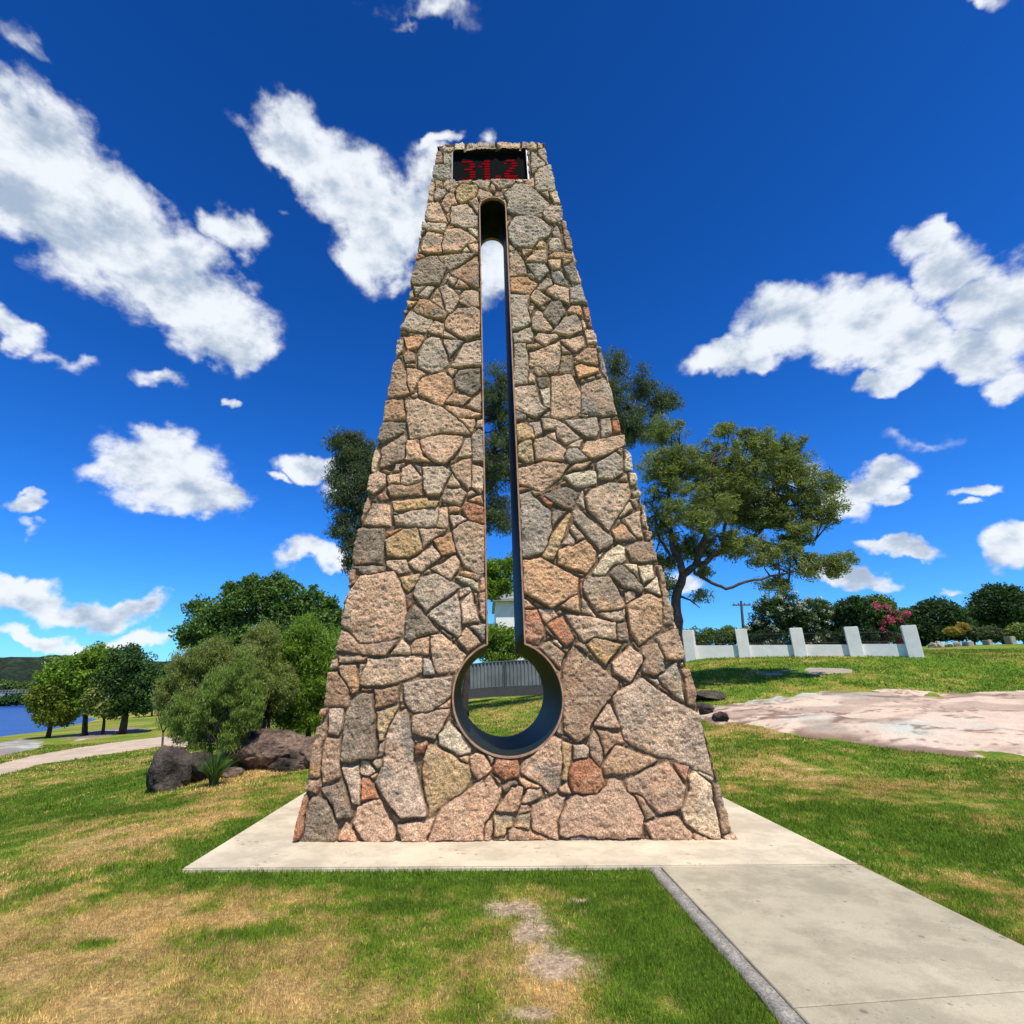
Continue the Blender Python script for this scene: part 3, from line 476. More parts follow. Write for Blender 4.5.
def stonecol(code_rgb, ids, u, v, edge):
    k = (ids*9999).round()
    j = 1+.30*(hsh(k, k*0, k*0, 41)-.5); w = (hsh(k, k*0+1, k*0, 41)-.5)*.14
    c = code_rgb*j[:, None]; c = c*np.stack([1+w, 1+w*0, 1-w*1.2], 1)
    # lichen and mineral patches inside each stone
    m1 = sstep(.47, .62, fbm(u*3.4+ids*20, v*3.4, o=4, seed=51))[:, None]*(hsh(k, k*0+2, k*0, 41)[:, None]*.8); c = c*(1-m1)+np.array((.255, .225, .175))*m1
    m2 = sstep(.55, .68, fbm(u*4.2, v*4.2+ids*20, o=3, seed=55))[:, None]*(hsh(k, k*0+3, k*0, 41)[:, None]*.55); c = c*(1-m2)+np.array((.50, .29, .16))*m2
    m3 = sstep(.56, .70, fbm(u*9, v*9+ids*9, o=3, seed=57))[:, None]*.25; c = c*(1-m3)+np.array((.66, .50, .33))*m3
    e = edge[:, None]; return MORT*(1-e)*(.75+.5*fbm(u*11, v*11, o=3)[:, None])+c*e
mon = empty('thermometer_monument', (0, YF, 0), 'tall tapering stone thermometer tower with keyhole opening standing on concrete slab', 'monument')
NU, NV = 500, 1120
uu = np.linspace(-1, 1, NU+1); vv = np.linspace(0, H, NV+1); U, Vz = np.meshgrid(uu, vv); U = U.ravel(); z = Vz.ravel(); x = U*hw(z)+XT*z/H
qx = x+(fbm(x*9, z*9, o=3, seed=61)-.5)*.035; qz = z+(fbm(x*9+40, z*9, o=3, seed=63)-.5)*.035
sd = np.full(x.shape, -9.0); own = np.zeros(x.shape, int)-1
sd2 = np.full(x.shape, -9.0)
for i, (c_, p) in enumerate(stones):
    lo = p.min(0)-.06; hi = p.max(0)+.06; s = np.where((qx > lo[0]) & (qx < hi[0]) & (qz > lo[1]) & (qz < hi[1]))[0]
    if not len(s): continue
    d = sdpoly(qx[s], qz[s], p); better = d > sd[s]
    sd2[s] = np.where(better, sd[s], np.maximum(sd2[s], d)); sd[s] = np.where(better, d, sd[s]); own[s] = np.where(better, i, own[s])
sde = np.minimum(sd+.009, (sd-sd2)/2-.001)
ids = hsh(own.astype(float), own*0., own*0., 71)
codes = np.array([PAL[c_] for c_, _ in stones]); cen = np.array([p.mean(0) for _, p in stones])
cx_, cy_ = cen[own, 0], cen[own, 1]; rgb = codes[own]
w1, wi, wx, wy = worley(qx, qz, .17, 5); fill = (sd < -.028); ws = np.minimum(w1-.012, -sd-.03)
sde = np.where(fill & (ws > 0), ws, sde); ids = np.where(fill, wi, ids); cx_ = np.where(fill, wx, cx_); cy_ = np.where(fill, wy, cy_)
kl = list(PAL.values()); rgb = np.where(fill[:, None], np.array(kl)[(wi*8.99).astype(int)], rgb)
h = relief(x, z, ids, sde, cx_, cy_, 80); edge = sstep(.0, .012, sde); col = stonecol(rgb, ids, x, z, edge)
hf = h.reshape(NV+1, NU+1); eL, eR, eT = hf[:, 2].copy(), hf[:, -3].copy(), hf[-3, :].copy()
bl = np.clip(1-(1-np.abs(U))*hw(z)/.035, 0, 1)                 # turn the corner
er = np.where(U < 0, np.repeat(eL, NU+1), np.repeat(eR, NU+1))
xx = x+np.sign(U)*bl*(er-.045)*.6; zz = z+np.clip(1-(H-z)/.04, 0, 1)*np.tile(eT, NV+1)
yy = yfront(z)-h
i = (np.arange(NV)[:, None]*(NU+1)+np.arange(NU)[None]); f = np.stack([i, i+1, i+NU+2, i+NU+1], 2).reshape(-1, 4)
fx, fz = x[f].mean(1), z[f].mean(1)
inside = (np.hypot(fx-XO, fz-ZC) < RC+.010) | ((np.abs(fx-XO) < SW+.008) & (fz > ZC) & (fz < ZS-SW)) | (np.hypot(fx-XO, fz-(ZS-SW)) < SW+.008)
DX0, DX1, DZ0, DZ1 = -.727, .641, 9.985, 10.80
inside |= (fx > DX0) & (fx < DX1) & (fz > DZ0) & (fz < DZ1)
mesh('stone_facing', np.stack([xx, yy, zz], 1), f[~inside], M_stone, mon, True, col)
# back, sides and top, laid the same way
def face(fun, nu, nv, uw, seed, cut=False, el=None, erx=None):
    U, V = np.meshgrid(np.linspace(0, 1, nu+1), np.linspace(0, 1, nv+1)); U = U.ravel(); V = V.ravel()
    P0, Nn, a_, b_ = fun(U, V); a_ = a_+(fbm(a_*6, b_*6, o=2, seed=seed)-.5)*.08; b_ = b_+(fbm(a_*6+9, b_*6, o=2, seed=seed)-.5)*.08
    s_, wi, wx, wy = worley(a_, b_*.9, uw, seed); s_ = s_-.014; h = relief(a_, b_, wi, s_, wx, wy/.9, seed)
    ed = np.minimum(np.minimum(U, 1-U)*nu, 2)/2
    if el is not None: h = h*ed+(1-ed)*np.where(U < .5, np.interp(V, np.linspace(0, 1, len(el)), el), np.interp(V, np.linspace(0, 1, len(erx)), erx))
    pos = P0+Nn*h[:, None]; kl = np.array(list(PAL.values())); rgb = kl[(hsh((wi*9999).round(), wi*0, wi*0, 77)*8.99).astype(int)]
    i = (np.arange(nv)[:, None]*(nu+1)+np.arange(nu)[None]); f = np.stack([i, i+1, i+nu+2, i+nu+1], 2).reshape(-1, 4)
    if cut:
        fx, fz = P0[f, 0].mean(1), P0[f, 2].mean(1)
        f = f[~((np.hypot(fx-XO, fz-ZC) < RC+.012) | ((np.abs(fx-XO) < SW+.012) & (fz > ZC) & (fz < ZS-SW)) | (np.hypot(fx-XO, fz-(ZS-SW)) < SW+.012))]
    mesh('stone_facing', pos, f, M_stone, mon, True, stonecol(rgb, wi, a_, b_, sstep(0, .012, s_)))
def fb(U, V):
    z = V*H; w = hw(z); x = w*(1-2*U)+XT*V; return np.stack([x, yback(z), z], 1), np.array([[0, 1., 0]]), x, z
def fside(sg):
    def g(U, V):
        z = V*H; t = U if sg > 0 else 1-U; y = yfront(z)+(yback(z)-yfront(z))*t; return np.stack([sg*(hw(z)-.045)+XT*V, y, z], 1), np.array([[float(sg), 0, 0]]), y+sg*20, z
    return g
z0 = np.zeros(3)+.02
face(fb, 180, 440, .34, 11, cut=True, el=z0, erx=z0)
face(fside(1), 90, 440, .30, 13, el=eR, erx=z0)
face(fside(-1), 90, 440, .30, 17, el=z0, erx=eL)
def ftop(U, V): return np.stack([(U*2-1)*(WT+.03)+XT, yfront(H)-.03+V*(DT+.06), np.full(U.shape, H)], 1), np.array([[0, 0, 1.]]), U*2, V*.6+50
face(ftop, 90, 34, .3, 19)
# steel lining of the keyhole
th0 = math.asin(SW/RC); prof = []
for k in range(97):
    an = math.pi/2-th0-(2*math.pi-2*th0)*k/96; prof.append((XO+RC*math.cos(an), ZC+RC*math.sin(an)))
nz = 30; zl = prof[-1][1]; zt = ZS-SW
for k in range(1, nz): prof.append((XO-SW, zl+(zt-zl)*k/nz))
for k in range(25):
    an = math.pi-math.pi*k/24; prof.append((XO+SW*math.cos(an), zt+SW*math.sin(an)))
for k in range(1, nz): prof.append((XO+SW, zt+(zl-zt)*k/nz))
prof = np.array(prof); n = len(prof)
tg = np.roll(prof, -1, 0)-np.roll(prof, 1, 0); tg /= np.linalg.norm(tg, axis=1)[:, None]; nm = np.stack([-tg[:, 1], tg[:, 0]], 1)
if ((nm[40]) @ (prof[40]-np.array([XO, ZC]))) < 0: nm = -nm
def ring(off, yo, front=True):
    p = prof+nm*off; y = (yfront(p[:, 1])-yo) if front else (yback(p[:, 1])+yo); return np.stack([p[:, 0], y, p[:, 1]], 1)
def loopmesh(name, rings, m, par, closed=False, smooth=True):
    v = np.concatenate(rings); f = []
    K = len(rings)
    for a_ in range(K if closed else K-1):
        b_ = (a_+1) % K
        f += [(a_*n+k, a_*n+(k+1) % n, b_*n+(k+1) % n, b_*n+k) for k in range(n)]
    return mesh(name, v, f, m, par, smooth)
lin = loopmesh('steel_lining', [ring(0, .045), ring(0, .045, False)], M_steel, mon)
loopmesh('lining_edge', [ring(-.002, .052), ring(.016, .052), ring(.020, .035), ring(.020, -.12), ring(-.002, -.0)], M_rust, mon, True, False)
loopmesh('lining_edge', [ring(-.002, .052, False), ring(.016, .052, False), ring(.020, .035, False), ring(.020, -.12, False), ring(-.002, -.0, False)], M_rust, mon, True, False)
# bolt heads up the slot's right wall and left wall
bh = bmesh.new(); bmesh.ops.create_uvsphere(bh, u_segments=10, v_segments=6, radius=.014); bmesh.ops.scale(bh, vec=(.6, 1, 1), verts=bh.verts); bme = bpy.data.meshes.new('bolt'); bh.to_mesh(bme); bme.materials.append(M_bolt)
for k in range(17):
    zb = 2.4+k*.41
    for sg in (-1, 1):
        o = bpy.data.objects.new('bolt', bme); C.objects.link(o); o.parent = mon; o.location = (XO+sg*(SW-.002), yfront(zb)-YF+.10, zb)
# temperature display
disp = empty('temperature_display', (0, yfront(DZ0), DZ0), 'black electronic sign showing 31.2 in red at the top of the stone tower', 'display sign')
yf = lambda z: yfront(z)
def slab_(name, x0, x1, z0_, z1_, d0, d1, m, par):   # d0,d1: depth behind the face (negative = proud)
    v = [(x, yf(z)+d, z) for d in (d0, d1) for x, z in ((x0, z0_), (x1, z0_), (x1, z1_), (x0, z1_))]
    return mesh(name, v, [(0, 1, 2, 3), (7, 6, 5, 4), (0, 4, 5, 1), (1, 5, 6, 2), (2, 6, 7, 3), (3, 7, 4, 0)], m, par)
slab_('screen', DX0+.016, DX1-.022, DZ0+.01, DZ1-.02, .05, .14, M_screen, disp)
fr = Acc()
def fbox(x0, x1, z0_, z1_, d0, d1):
    fr.add([(x, yf(z)+d, z) for d in (d0, d1) for x, z in ((x0, z0_), (x1, z0_), (x1, z1_), (x0, z1_))], [(0, 1, 2, 3), (7, 6, 5, 4), (0, 4, 5, 1), (1, 5, 6, 2), (2, 6, 7, 3), (3, 7, 4, 0)])
fbox(DX0-.004, DX0+.016, DZ0, DZ1, -.02, .16); fbox(DX1-.022, DX1+.004, DZ0, DZ1, -.03, .16); fbox(DX0+.03, DX1-.03, DZ0-.006, DZ0+.01, -.02, .16)
fr.obj('frame', M_frame, disp)
fr = Acc(); fbox(DX0+.03, DX1-.03, DZ1-.02, DZ1+.004, -.005, .16); fr.obj('top_frame', M_iron, disp)
G = {'3': ['.###.', '#..##', '...##', '.###.', '..###', '...##', '#..##', '####.'], '1': ['..##.', '.###.', '#.##.', '..##.', '..##.', '..##.', '..##.', '..##.'], '.': ['.....']*6+['##...', '##...'], '2': ['.###.', '#..##', '...##', '..##.', '.##..', '##...', '#####', '#####']}
G['3'] = ['####.', '...##', '...##', '.###.', '...##', '...##', '...##', '####.']
zb, zt_ = DZ0+.07, DZ1-.20
for ch, x0 in (('3', -.545), ('1', -.235), ('.', .050), ('2', .215)):
    V = {}; vl = []; Fc = []
    def vid(c_, r_):
        if (c_, r_) not in V:
            V[(c_, r_)] = len(vl); zq = zt_+.034-r_*.068; vl.append((x0+c_*.047, yf(zq)+.044, zq))
        return V[(c_, r_)]
    for r_, row in enumerate(G[ch]):
        for c_, k in enumerate(row):
            if k == '#': Fc.append((vid(c_, r_+1), vid(c_+1, r_+1), vid(c_+1, r_), vid(c_, r_)))
    mesh('digit' if ch != '.' else 'decimal_point', vl, Fc, M_led, disp)

# ------------------------------------------------------------------ rocks
def outcrop(name, poly, label, rise, step, seed, base, stain, cat='rock'):
    p = np.array(poly); lo = p.min(0)-.3; hi = p.max(0)+.3
    x, y, f = sheet(np.arange(lo[0], hi[0], step), np.arange(lo[1], hi[1], step)); sd = sdpoly(x, y, p)+(fbm(x*1.3, y*1.3, o=6, seed=seed, g=.6)-.5)*min(1.3, rise*5+.4)
    z = hz(x, y)+np.where(sd > 0, rise*(1-np.exp(-sd/.9)), sd*.5)+(fbm(x*.8, y*.8, o=5, seed=seed+1)-.5)*.24*sstep(0, .5, sd)-.01
    f = f[(sd[f] > -.25).any(1)]
    s1 = sstep(.47, .60, fbm(x*.5, y*1.1, o=5, seed=seed+2))[:, None]; s2 = sstep(.5, .7, fbm(x*.35, y*.5, o=4, seed=seed+4))[:, None]; s3 = (sstep(.016, .0, np.abs(fbm(x*.22+y*.25, y*.5, o=4, seed=seed+9)-.5)))[:, None]
    c = np.array(base)*(1-s2*.8)+np.array((.45, .49, .42))*s2*.8; edge = sstep(.9, .1, sd)[:, None]*.55
    s4 = sstep(.010, .0, np.abs(fbm(x*.5-y*.15, y*.8, o=5, seed=seed+15)-.5))[:, None]; k = np.clip(s1*.12+edge*s1*.9+s3*.55+s4*.25, 0, .85)
    if rise == .12:
        rg = fbm(x*1.6, y*1.6, o=5, seed=99, g=.62)
        for px, py, a_, b_, w_ in ((742,717,1.2,.45,1.4),(712,708,.9,.6,.8),(735,702,1.3,.6,.6),(775,706,1.8,.22,.6),(700,716,.5,.4,.9)):
            q_ = hit(px, py); k = np.maximum(k, (np.clip(w_*np.exp(-((x-q_[0])/a_)**2-((y-q_[1])/b_)**2)*sstep(.48, .62, rg), 0, .85))[:, None]); c = c*(1-k)+np.array(stain)*k
    used = np.unique(f); mp = np.zeros(len(x), int); mp[used] = np.arange(len(used))
    cx, cyy = p.mean(0); 
    o = mesh(name, np.stack([x, y, z], 1)[used], mp[f], M_gran, None, True, c[used]); return props(o, label, cat)
outcrop('granite_outcrop', OUT['big'], 'broad flat pale pink granite outcrop in the lawn right of the tower', .12, .10, 3, (.62, .475, .355), (.22, .145, .105))
outcrop('granite_outcrop', OUT['upper'], 'narrow strip of exposed granite along the foot of the white wall', .08, .12, 5, (.34, .28, .22), (.13, .09, .08))
outcrop('granite_outcrop', OUT['left'], 'low cracked grey rock shelf in the grass beyond the gravel path', .18, .15, 7, (.27, .24, .21), (.09, .075, .07))
outcrop('granite_outcrop', OUT['midleft'], 'thin brown rock patch beneath the waterside trees', .1, .2, 9, (.22, .17, .13), (.09, .07, .06))
# gravel path
p = np.array(GP); lo = p.min(0)-.5; hi = p.max(0)+.5; x, y, f = sheet(np.arange(lo[0], hi[0], .12), np.arange(lo[1], hi[1], .12)); sd = sdpoly(x, y, p)+(fbm(x*1.5, y*1.5, o=4, seed=2)-.5)*.5
z = hz(x, y)+np.where(sd > 0, .035*sstep(0, .1, sd), sd)+.005; f = f[(sd[f] > -.12).any(1)]; used = np.unique(f); mp = np.zeros(len(x), int); mp[used] = np.arange(len(used))
props(mesh('gravel_path', np.stack([x, y, z], 1)[used], mp[f], M_gravel, None, True), kind='structure')

def boulder(cen, rad, seed, m, label, cuts=9, name='boulder', rz=0, group=None):
    bm = bmesh.new(); bmesh.ops.create_icosphere(bm, subdivisions=6, radius=1); v = np.array([q.co[:] for q in bm.verts]); f = np.array([[q.index for q in t.verts] for t in bm.faces]); bm.free()
    g = np.random.default_rng(seed)
    for k in range(cuts):
        d = g.normal(size=3); d /= np.linalg.norm(d); o_ = g.uniform(.55, .85); s = v@d; v = v-np.maximum(s-o_, 0)[:, None]*d*.92
    nn = v/np.linalg.norm(v, axis=1)[:, None]
    v = v*(1+(fbm(v[:, 0]*2+seed, v[:, 1]*2, v[:, 2]*2, o=5)-.5)[:, None]*.35-np.abs(fbm(v[:, 0]*3+seed, v[:, 1]*3, v[:, 2]*3, o=4, seed=4)-.5)[:, None]*.3)
    v = v*np.array(rad); c_, s_ = math.cos(rz), math.sin(rz); v = np.stack([v[:, 0]*c_-v[:, 1]*s_, v[:, 0]*s_+v[:, 1]*c_, v[:, 2]], 1)+np.array(cen)
    return props(mesh(name, v, f, m, None, True), label, 'rock', group)
def B(px, py, Y, rx, ry, rz_, seed, m, label, cuts=9, rot=0, group=None):
    q = P(px, py, Y); q[2] = min(q[2], zg(q[0], q[1])+.52*rz_); return boulder(q, (rx, ry, rz_), seed, m, label, cuts, rz=rot, group=group or ('rocks under the shrubs' if px < 400 else 'dark rocks right of the tower'))
B(173, 757, 10.3, .36, .42, .52, 3, M_boul, 'dark grey upright boulder left of the strappy plant', 8)
B(200, 764, 10.7, .26, .4, .34, 5, M_boul, 'small dark boulder leaning behind the upright boulder beside the strappy plant', 7)
B(270, 740, 11.9, 1.05, .8, .44, 8, M_boul2, 'long low brown boulder under the olive shrubs', 6)
B(312, 742, 11.6, .5, .6, .40, 11, M_boul2, 'brown rounded rock almost touching the left edge of the tower', 7)
B(290, 758, 11.2, .50, .35, .14, 15, M_boul2, 'flat cracked stone in front of the brown rounded rock', 9)
B(281, 715, 13.2, .6, .5, .22, 17, M_boul2, 'pale topped rock behind the boulders under the shrubs', 6)
B(232, 768, 10.9, .22, .25, .10, 19, M_boul2, 'small brown rock right of the strappy plant', 6)
B(702, 674, 19.5, .7, .7, .20, 23, M_boul, 'dark rock in tree shade just right of the tower', 7)
B(698, 688, 17.5, .5, .5, .18, 25, M_boul, 'dark low rock nearest the tower above the green grass', 7)
B(717, 693, 15.8, .26, .25, .20, 27, M_boul, 'small black rock at the corner of the pink outcrop', 7)

# ------------------------------------------------------------------ grass
def blades(n, x0, x1, y0, y1, hgt, wid, seed, dens=None):
    g = np.random.default_rng(seed); x = g.uniform(x0, x1, n); y = g.uniform(y0, y1, n)
    a1, b1 = ray(0, 1024), ray(1024, 1024)
    k = (x > CAM[0]+(-1.12)*(y)-.6) & (x < CAM[0]+1.32*y+.6)
    j = (fbm(x*6, y*6, o=3, seed=91)-.5)*.11; k &= ~((x > -3.045+j) & (x < 3.03-j) & (y > 5.458+np.abs(j)*.4) & (y < 9.4)); k &= ~((x > 1.165+j*.3) & (x < 3.035-j) & (y < 5.5))
    x, y = x[k], y[k]
    b = bare(x, y); k = g.random(len(x)) > b*.9
    for nm_ in OUT: k &= sdpoly(x, y, OUT[nm_]) < .1
    k &= sdpoly(x, y, GP) < 0
    x, y, b = x[k], y[k], b[k]; n = len(x)
    d = dryness(x, y); c = turf(x, y); mixd = g.random(n)
    pd = sstep(.12, .95, d+1.0*(fbm(x*13, y*13, o=3, seed=55)-.5))[:, None]; gr = (LUSH+(GREEN-LUSH)*g.random(n)[:, None]); st = STRAW*(.75+.45*g.random(n)[:, None])*np.where(fbm(x*1.3+9, y*1.3, o=3, seed=58) > .52, 1., .82)[:, None]; c = np.where(mixd[:, None] < pd, st, gr*.75+YG*.3*np.clip(d*1.6, 0, 1)[:, None]+c*.1); c = c*(g.uniform(.6, 1.4, n)*(.62+.76*fbm(x*7, y*7, o=3, seed=77)))[:, None]
    cl = fbm(x*5, y*5, o=2, seed=33); L_ = hgt*(g.uniform(.5, 1.25, n))*(.65+.8*cl)*(1-.35*d)
    th = g.uniform(0, 2*math.pi, n); lean = g.uniform(.1, .95, n)*L_; ph = g.uniform(0, 2*math.pi, n); w = wid*g.uniform(.7, 1.3, n)
    z = hz(x, y)-.004
    dx, dy = np.cos(th)*w/2, np.sin(th)*w/2; lx, ly = np.cos(ph)*lean, np.sin(ph)*lean
    v = np.stack([np.stack([x-dx, y-dy, z], 1), np.stack([x+dx, y+dy, z], 1), np.stack([x+lx, y+ly, z+np.sqrt(np.maximum(L_**2-lean**2, 1e-6))], 1)], 1).reshape(-1, 3)
    return v, np.repeat(c, 3, 0)
parts = [blades(520000, -4.6, 5.6, 2.5, 5.2, .034, .0048, 1), blades(480000, -9.5, 11, 5.2, 9.5, .042, .0085, 2), blades(330000, -17, 20, 9.5, 17, .055, .018, 3), blades(200000, -30, 34, 17, 32, .08, .04, 4)]
v = np.concatenate([p_[0] for p_ in parts]); c = np.concatenate([p_[1] for p_ in parts])
props(mesh('grass', v, np.arange(len(v)).reshape(-1, 3), M_grass, None, False, c), 'mown lawn grass, green with dry straw coloured patches, around the monument', 'grass', kind='stuff')

# ------------------------------------------------------------------ plants
def leafcloud(cen, rad, nl, ln, wd, g, droop=0, up=0):
    """cen (k,3) clump centres, rad (k,) radii; nl leaves each -> diamond leaves"""
    k = len(cen); c = np.repeat(cen, nl, 0); r = np.repeat(rad, nl); n = len(c)
    d = g.normal(size=(n, 3)); d /= np.linalg.norm(d, axis=1)[:, None]; p = c+d*(r*g.random(n)**.45)[:, None]*np.array([1, 1, .8])
    a = g.normal(size=(n, 3)); a[:, 2] = a[:, 2]*(1-abs(droop)*.5)-droop*1.6+up*1.6; a /= np.linalg.norm(a, axis=1)[:, None]
    b = np.cross(a, g.normal(size=(n, 3))); b /= np.linalg.norm(b, axis=1)[:, None]+1e-9
    L_ = (ln*g.uniform(.6, 1.35, n))[:, None]; W_ = (wd*g.uniform(.6, 1.3, n))[:, None]
    v = np.stack([p-a*L_/2, p+b*W_/2, p+a*L_/2, p-b*W_/2], 1).reshape(-1, 3)
    return v
def plant(name, label, cat, Y, blobs, base, leaf, nclump, nl, clr, ln, wd, bark=None, limbs=None, group=None, droop=0, up=0, trunk_r=.15, seed=1, twigs=True, depth=1.0, flowers=None, shell=.5, hollow=0, trunkname='trunk', ntr=1):
    g = np.random.default_rng(seed); bp = P(base[0], base[1], Y); bp[2] = zg(bp[0], bp[1])-.05
    root = empty(name, bp, label, cat, group); cs = []; rs = []; bc = []
    tot = sum((b_[2]*b_[3]) for b_ in blobs)
    for b_ in blobs:
        px, py, rx, ry = b_[:4]; dY = b_[4] if len(b_) > 4 else 0
        c = P(px, py, Y+dY); sx = np.linalg.norm(P(px+1, py, Y+dY)-c); RX, RZ = rx*sx, ry*sx; RY = (RX+RZ)/2*depth; bc.append(c)
        k = max(3, int(nclump*rx*ry/tot)); d = g.normal(size=(k, 3)); d /= np.linalg.norm(d, axis=1)[:, None]; r = (shell+(1-shell)*g.random(k))**.8
        q = c+d*r[:, None]*np.array([RX, RY, RZ])*.92
        cs.append(q); rs.append(clr*sx/ (sx)*g.uniform(.55, 1.3, k))
    cs = np.concatenate(cs); rs = np.concatenate(rs); k = cs[:, 2] > hz(cs[:, 0], cs[:, 1])+.05; cs, rs = cs[k], rs[k]
    v = leafcloud(cs, rs, nl, ln, wd, g, droop, up); mesh('crown', v, np.arange(len(v)).reshape(-1, 4), leaf, root)
    a = Acc(); pts = []
    if limbs is None:
        mid = np.mean(bc, 0)
        for t_ in range(ntr):
            o_ = np.array([g.uniform(-.3, .3)*(ntr > 1), g.uniform(-.2, .2)*(ntr > 1), 0])*trunk_r*6
            st = bp+o_; fk = st+(mid-st)*np.array([.3, .3, .45]); a.tube([st, (st+fk)/2+g.normal(size=3)*trunk_r*.2, fk], [trunk_r, trunk_r*.8, trunk_r*.65], 8)
            for c in bc:
                m_ = (fk+c)/2+g.normal(size=3)*.15*np.linalg.norm(c-fk)*np.array([1, 1, .4]); a.tube([fk, m_, c], [trunk_r*.55, trunk_r*.38, trunk_r*.15], 6); pts += [fk, m_, c]
    else:
        for li, lb in enumerate(limbs):
            q = [P(l_[0], l_[1], Y+l_[2]) for l_ in lb]
            if li == 0: q[0] = bp.copy()
            rr = [l_[3] for l_ in lb]; # subdivide with wobble
            Q = [q[0]]; RR = [rr[0]]
            for i_ in range(len(q)-1):
                for s_ in (.33, .66, 1):
                    Q.append(q[i_]+(q[i_+1]-q[i_])*s_+(g.normal(size=3)*.03*np.linalg.norm(q[i_+1]-q[i_]) if s_ < 1 else 0)); RR.append(rr[i_]+(rr[i_+1]-rr[i_])*s_)
            a.tube(Q, RR, 8); pts += Q[2:] if li == 0 else Q
    pts = np.array(pts)
    if twigs:
        for c in cs[::1 if len(cs) < 700 else 3]:
            j = np.argmin(((pts-c)**2).sum(1)); s_ = pts[j]; m_ = (s_+c)/2+g.normal(size=3)*.12*np.linalg.norm(c-s_); tr = max(.006, trunk_r*.085); a.tube([s_, m_, c], [tr*1.6, tr, tr*.4], 4, False)
    a.obj(trunkname, bark or M_bark, root, True)
    if flowers:
        fm, nf, fl, fr_ = flowers; idx = g.choice(len(cs), min(nf, len(cs)), replace=False); top = cs[idx]; mid = np.mean(bc, 0)
        dd = top-mid; q = top+dd/np.linalg.norm(dd, axis=1)[:, None]*rs[idx][:, None]*.6+np.array([0, -.35, .15])*fr_*2; v = leafcloud(q, np.full(len(q), fr_), fl, fr_*.55, fr_*.45, g); mesh('blossom', v, np.arange(len(v)).reshape(-1, 4), fm, root)
    return root
# eucalypt right of the tower
plant('gum_tree', 'large spreading eucalyptus with grey green crown and forked leaning trunk right of the tower', 'tree', 20,
 [(745,490,26,24),(712,495,24,22),(778,512,26,20),(735,515,24,16,1),(668,585,12,10),(700,598,8,8),(660,560,14,16,1),(660,470,24,34),(690,465,34,34),(728,470,34,36),(762,462,34,30),(795,478,30,32),(818,510,26,26),(700,510,40,30,-1),(760,510,40,26,1),(725,432,16,11),(668,430,22,16),(750,440,24,14),(790,448,22,14),(690,548,34,16,.5),(735,545,36,16),(780,555,36,16),(815,565,30,14),(840,563,20,11),(775,585,22,10),(655,520,20,28,1),(830,485,12,16),(705,570,10,10),(800,535,26,16)],
 (676,668), L_gum, 1050, 100, .33, .19, .036, bark=M_bark, droop=.35, trunk_r=.26, seed=3, shell=.25,
 limbs=[[(676,668,0,.23),(678,620,0,.19),(676,598,0,.17),(683,575,0,.15),(696,565,0,.12)],[(683,575,0,.14),(672,545,.3,.11),(668,510,.5,.08),(672,470,.5,.04)],[(696,565,0,.13),(706,535,-.4,.10),(704,500,-.6,.07),(712,462,-.8,.03)],
  [(696,565,0,.12),(722,552,.3,.10),(748,540,.5,.08),(775,512,.5,.06),(800,490,.3,.03)],[(722,552,.3,.07),(728,520,.8,.05),(740,480,1,.03)],[(694,572,0,.07),(712,583,-.3,.06),(726,589,-.4,.055),(745,582,-.5,.05),(770,576,-.4,.04),(800,570,-.3,.03),(838,562,-.3,.02)],
  [(748,540,.5,.06),(780,545,.8,.04),(815,540,.8,.02)],[(678,596,0,.05),(690,600,-.3,.03),(700,608,-.4,.015)],[(675,560,0,.06),(660,540,.4,.05),(652,505,.6,.03)]])
plant('gum_tree', 'tall dark drooping eucalyptus standing directly behind the stone tower', 'tree', 23.5,
 [(616,366,15,20,2),(640,385,18,22,2),(668,400,18,12,3),(655,408,20,14,3),(628,425,28,30,2),(610,400,20,30,2),(600,400,24,30,2),(650,432,22,16,3),(350,450,26,20),(350,450,24,20),(345,495,18,26),(358,540,14,22),(365,475,24,30),(340,478,18,16),(365,515,20,24),(342,525,13,26),(350,560,10,20),(380,470,20,36),(440,420,50,44),(500,395,34,30),(500,450,24,50),(550,440,40,40),(495,515,22,30),(420,500,34,40),(570,480,30,30),(470,470,30,40),(366,560,10,14),(600,452,26,20,2)],
 (466,712), L_gumd, 1700, 110, .46, .19, .036, bark=M_darkbark, droop=.7, trunk_r=.30, seed=8, shell=.2,
 limbs=[[(466,712,0,.17),(467,680,0,.15),(462,640,0,.15),(470,560,0,.24),(475,500,0,.2)],[(475,500,0,.15),(440,450,0,.1),(380,455,0,.06),(350,450,0,.03)],[(475,500,0,.15),(500,430,0,.1),(500,395,0,.05)],[(475,500,0,.15),(550,440,.5,.1),(600,410,1,.07),(618,372,2,.03)],[(550,440,.5,.08),(610,435,1.5,.05),(640,395,2,.03),(665,398,3,.02)],[(470,560,0,.1),(420,510,0,.07),(365,515,0,.04),(348,560,0,.02)],[(600,425,1.5,.05),(628,428,2,.04),(648,432,3,.02)]])
